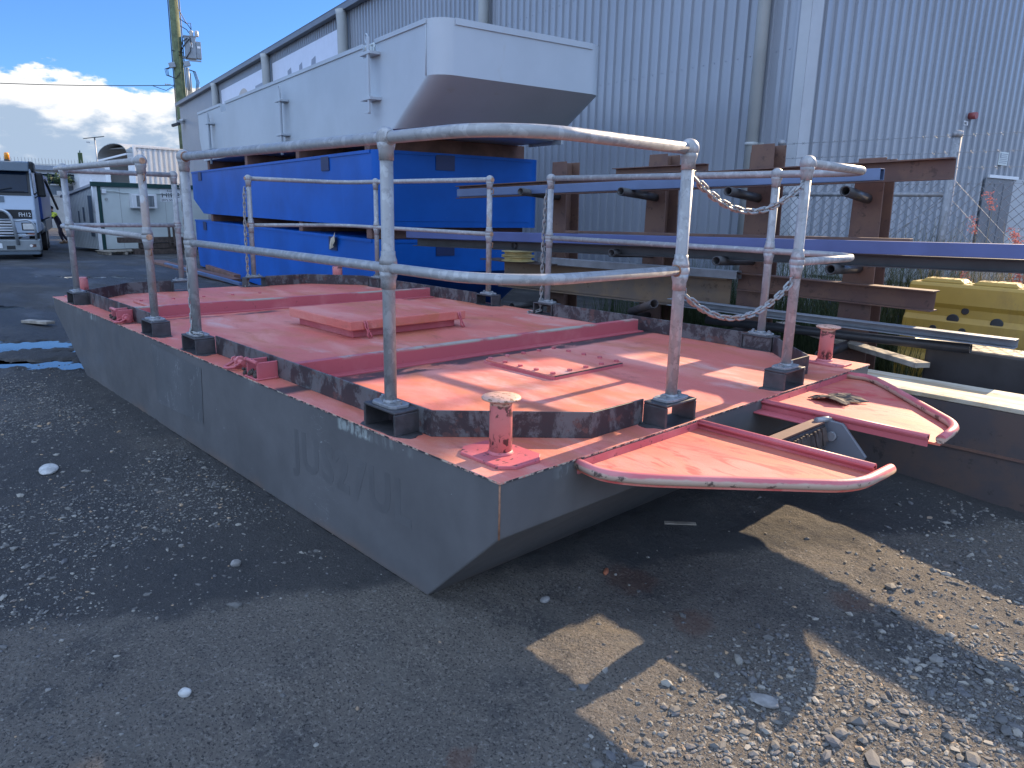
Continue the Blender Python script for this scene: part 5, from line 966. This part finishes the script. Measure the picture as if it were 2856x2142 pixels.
# ------------------------------------------------------------------ container with an arched roof behind the cabin
CT = thing('shipping_container', 'white corrugated shipping container with an arched canopy over its open end', 'container', (41.5, -11.6, ZF), R(8)); Lc, Wc, z0, z1 = 6.2, 3.6, 1.6, 4.72
m = MB(); pts = []; y = 0
while y > -Lc+.3: pts += [(y, 0), (y-.10, 0), (y-.13, .045), (y-.25, .045)]; y -= .28
vs = []
for yy, o in pts: vs += [(o-.0, yy, .1), (o, yy, z1)]
m.add(vs, [(2*i, 2*i+2, 2*i+3, 2*i+1) for i in range(len(pts)-1)]); m.build('side_wall', M['white'], CT)
m = MB(); m.box(-.03, .06, -Lc, 0, z1, z1+.10); m.box(-.03, .06, -.12, .02, 0, z1); m.build('frame', M['white'], CT); m = MB(); m.box(0, Wc, -Lc, -.02, z1-.02, z1+.03); m.box(Wc-.05, Wc, -Lc, 0, 0, z1); m.build('roof', M['pipegrey'], CT)
m = MB(); m.box(.06, .75, -.005, .01, 0, z1-.1); m.build('end_panel', M['white'], CT); m = MB(); m.box(.75, Wc-.6, -1.5, -1.4, 0, z1); m.build('dark_interior', M['truckgrey'], CT); m = MB(); m.box(Wc-.6, Wc, -.02, .01, 0, z1-.75); m.build('door_leaf', M['white'], CT)
m = MB(); n = 14; arc_ = [(.05+(Wc-.05)*.5*(1-math.cos(math.pi*k/n)), z1-.55+.62*math.sin(math.pi*k/n)+(.5 if False else .25*(1-k/n))) for k in range(n+1)]
for k in range(n): (xa, za), (xb_, zb) = arc_[k], arc_[k+1]; m.hexa([(xa, -2.4, za), (xb_, -2.4, zb), (xb_, .35, zb), (xa, .35, za), (xa, -2.4, za+.04), (xb_, -2.4, zb+.04), (xb_, .35, zb+.04), (xa, .35, za+.04)])
m.build('arched_canopy', M['pipegrey'], CT); m = MB(); m.bar((.1, .3, z1-.35), (Wc, .3, z1-.62), .06, .09); m.bar((Wc*.55, .3, z1-.45), (Wc*.55, .3, z1+.1), .05, .05); m.build('canopy_brace', M['white'], CT)
m = MB(); m.box(.04, .8, .012, .02, 1.9, 2.6); m.build('faded_panel', M['signtan'], CT)
# ------------------------------------------------------------------ far buildings, fence, lamps
HB = thing('far_building', 'long low building far behind the truck with white framed windows', 'building', (67, -12, ZF)); ylo, yhi = -16, 12
m = MB(); m.box(0, 10, ylo, yhi, 0, 3.0); m.build('lower_wall', M['housegrey'], HB); m = MB(); m.box(-.05, 10, ylo, yhi, 3.0, 4.15); m.build('upper_wall', M['housepale'], HB); m = MB(); m.box(-.5, 10.4, ylo-.3, yhi+.3, 4.15, 4.5); m.build('roof', M['fascia'], HB)
for y in (-5.4, -4.3, -1.55, -.9, 1.5, 3.2): m = MB(); m.box(-.10, -.04, y, y+.75, 3.05, 3.95); w_ = m.build('window', M['white'], HB); m = MB(); m.box(-.115, -.10, y+.07, y+.68, 3.12, 3.88); m.build('pane', M['glass'], w_)
for y in (-3.9, -2.3): m = MB(); m.box(-.12, -.02, y, y+1.0, 1.8, 2.6); m.build('window', M['white'], HB)
m = MB(); m.box(-1.6, 0, -4.6, -1.9, 3.75, 3.85); m.box(-1.6, -1.5, -4.6, -1.9, 3.5, 3.85); m.build('awning', M['truckgrey'], HB)
FH = thing('far_shed', 'bright white flat fronted shed just left of the shipping container', 'shed', (64, -15.0, ZF)); m = MB(); m.box(0, 2, -2.2, .7, 0, 3.95); m.build('wall', M['white'], FH); m = MB(); m.box(-.1, 2.1, -2.3, .8, 3.95, 4.05); m.build('roof', M['fascia'], FH)
LW = thing('block_wall', 'pale concrete block wall beyond the worker', 'wall', (58, -9, ZF)); m = MB(); m.box(0, .3, -12, 14, 0, 2.15); m.build('wall', M['concrete'], LW); m = MB(); m.box(-.05, .35, -12, 14, 2.15, 2.25); m.build('coping', M['pipegrey'], LW)
m = MB(); PFx = 74
for k in range(150): y = -24+.25*k; m.bar((PFx, y, 3.2), (PFx, y, 4.55), .05, .03, (1, 0, 0)); m.bar((PFx, y, 4.5), (PFx-.12, y+.04, 4.7), .03, .03, (1, 0, 0))
m.box(PFx, PFx+.05, -24, 13.5, 3.4, 3.48); m.box(PFx, PFx+.05, -24, 13.5, 4.15, 4.23); tag(m.build('palisade_fence', M['pipegrey']), 'spiked steel palisade fence on top of the bank behind the far building', 'fence')
m = MB(); m.box(73.5, 95, -40, 30, -2, 3.25); tag(m.build('grass_bank', M['leaf'], None, .3), kind='structure')
SL = thing('street_lamp', 'tall solar street lamp with a tilted panel beyond the far buildings', 'street lamp', (79, -19.6, 3.2)); m = MB(); m.tube([(0, 0, 0), (0, 0, 3.9)], [.09, .06], 10); m.build('pole', M['trim'], SL); m = MB(); m.bar((0, .9, 3.72), (0, -.75, 4.02), .8, .06); m.build('solar_panel', M['black'], SL); m = MB(); m.box(-.06, .06, .45, .75, 3.35, 3.45); m.build('lamp', M['trim'], SL)
TL = thing('signal_post', 'slim dark green signal post left of the solar street lamp', 'signal post', (79, -18.2, 3.2)); m = MB(); m.tube([(0, 0, 0), (0, 0, 2.6)], .05, 8); m.build('pole', M['greentrim'], TL); m = MB(); m.box(-.15, .15, -.17, .17, 1.2, 2.4); m.build('signal_head', M['leaf'], TL, .03)
def bush(name, label, x, y, z, w, h, n, seed, size=.10):
    root = thing(name, label, 'bush', (x, y, z)); rg = random.Random(seed); m = MB(); cl = [(rg.gauss(0, w*.3), rg.gauss(0, w*.4), rg.uniform(.3, .9)*h, rg.uniform(.25, .5)*h) for _ in range(14)]
    for _ in range(n):
        cxx, cy, cz, r_ = rg.choice(cl); d = Vector((rg.gauss(0, 1), rg.gauss(0, 1), rg.gauss(0, 1))).normalized(); c = Vector((cxx, cy, cz))+d*r_*rg.uniform(.5, 1); e = Vector((rg.gauss(0, 1), rg.gauss(0, 1), rg.gauss(0, 1))).normalized(); f = d.cross(e).normalized(); s = size*rg.uniform(.6, 1.3)
        m.add([c-e*s, c+f*s*.6, c+e*s, c-f*s*.6], [(0, 1, 2, 3)])
    m.build('foliage', M['leaf'], root); m = MB(); m.tube([(0, 0, 0), (0, 0, h*.6)], .05, 6); m.build('stem', M['timberdk'], root)
bush('bush', 'dark green bush growing against the far building windows', 65.5, -13.3, 2.2, 1.6, .95, 900, 2, .09)

# ------------------------------------------------------------------ power pole
PP = thing('power_pole', 'tall green stained timber power pole with a grey transformer behind the shed end', 'power pole', (47.3, -16.4, ZF)); rv = Vector((-.33, -.944, 0))   # rv: to the right in the photo
m = MB(); m.tube([(0, 0, 0), (0, 0, 7), (0, 0, 15.5)], [.34, .31, .25], 18); m.build('pole', M['bark'], PP)
def at(r_, z, f=0.0): q = rv*r_+Vector((-.944, .33, 0))*f; return Vector((q.x, q.y, z-ZF))
def cabl(pts, r_=.022, name='cable'): m = MB(); m.tube([at(*p) for p in pts], r_, 6); m.build(name, M['cable'], PP)
m = MB(); a, b = at(.42, 10.45), at(1.05, 10.45); m.sweep(a, b, [(-.32, -.62), (.32, -.62), (.32, .62), (-.32, .62)]); tr = m.build('transformer', M['trafo'], PP, .03)
m = MB(); m.sweep(at(1.055, 10.35), at(1.34, 10.35), [(-.25, -.48), (.25, -.48), (.25, .48), (-.25, .48)]); m.build('side_box', M['trafo'], tr, .02)
m = MB(); m.sweep(at(.38, 11.08), at(1.09, 11.08), [(-.36, -.02), (.36, -.02), (.36, .02), (-.36, .02)]); m.build('lid', M['trafo'], tr)
for r_, f in ((.85, .1), (1.15, .15)): m = MB(); m.lathe([(.08, 0), (.13, .06), (.09, .10), (.13, .17), (.09, .21), (.12, .28), (.05, .36)], at(r_, 11.1, f), 12); m.build('bushing', M['porcelain'], tr)
m = MB(); m.sweep(at(.62, 9.72, .2), at(1.3, 9.72, .2), [(-.05, -.04), (.05, -.04), (.05, .04), (-.05, .04)]); m.sweep(at(.0, 9.9), at(.7, 9.9), [(-.08, -.06), (.08, -.06), (.08, .06), (-.08, .06)]); m.build('support_bracket', M['trafo'], tr)
m = MB(); m.sweep(at(.72, 10.6, .335), at(.88, 10.6, .335), [(-.005, -.16), (.005, -.16), (.005, .10), (-.005, .10)]); m.build('warning_label', M['white'], tr); m = MB(); m.sweep(at(1.12, 10.5, .26), at(1.3, 10.5, .26), [(-.005, -.06), (.005, -.06), (.005, .06), (-.005, .06)]); m.build('number_label', M['white'], tr)
cabl([(-.02, 14.5, .3), (.20, 12.6, .3), (.55, 11.9, .25), (.86, 11.5, .1)]); cabl([(.25, 12.0, .3), (.6, 11.8, .2), (.86, 11.85, .12), (.86, 11.45, .1)]); cabl([(.25, 11.6, .3), (.6, 11.45, .2), (.72, 11.3, .1)])
cabl([(.75, 11.0, .34), (.80, 10.6, .4), (.72, 10.2, .4), (.45, 9.8, .36)], .03); cabl([(.70, 10.9, .34), (.45, 10.6, .4), (.2, 10.2, .36)], .035); cabl([(.6, 10.95, .34), (.3, 10.7, .4), (.1, 9.9, .36)], .03)
for k in range(3): cabl([(.5, 9.2, .2), (.8+.06*k, 9.1, .2), (.95+.07*k, 8.5, .2), (.85+.05*k, 7.9, .2), (.5, 7.5, .2)], .022)
for k in range(3): cabl([(-.3, 9.3, .25), (-.62-.08*k, 9.1, .25), (-.60-.06*k, 8.75, .25), (-.2, 8.6, .3), (.1, 9.0, .33)], .022)
for r_ in (-.30, .31): cabl([(r_, 14.5), (r_*1.06, 11), (r_*1.1, 8), (r_*1.15, 6)], .03)
for k in range(4): cabl([(.42+.07*k, 9.0, .1), (.44+.07*k, 6.5, .1)], .03)
m = MB(); m.tube([at(.48, 8.0, .15), at(.48, 9.3, .15)], .10, 12); m.build('cable_guard', M['trafo'], PP)
for r_, z in ((-.38, 9.3), (.45, 9.45)): m = MB(); m.sweep(at(r_-.15, z, .2), at(r_+.2, z+.1, .2), [(-.15, -.14), (.15, -.14), (.15, .16), (-.15, .16)]); m.build('fuse_box', M['trafo'], PP, .03)
m = MB(); m.tube([at(-.2, 13.4), at(-.55, 14.0), at(-.25, 14.2)], .025, 6); m.tube([at(-.3, 10.2, .2), at(.3, 10.1, .3)], .03, 6); m.build('pole_steps', M['cable'], PP)
a = at(-.3, 8.25)+PP.location; b = Vector((52.5, 3.5, 7.4)); wp_ = [a.lerp(b, i/16)-Vector((0, 0, .35*4*(i/16)*(1-i/16))) for i in range(17)]
m = MB(); m.tube(wp_, .022, 6); m.tube([a+Vector((0, 0, -.02)), a+Vector((.1, .5, -.35)), wp_[1]], .018, 6); tag(m.build('power_line', M['cable']), 'black power line running left from the power pole across the sky', 'power line')
for k in range(3):
    m = MB(); m.ball(a+Vector((.03, .28+.12*k, 0)), .05, 8); m.build('insulator', M['porcelain'], PP).location = -PP.location
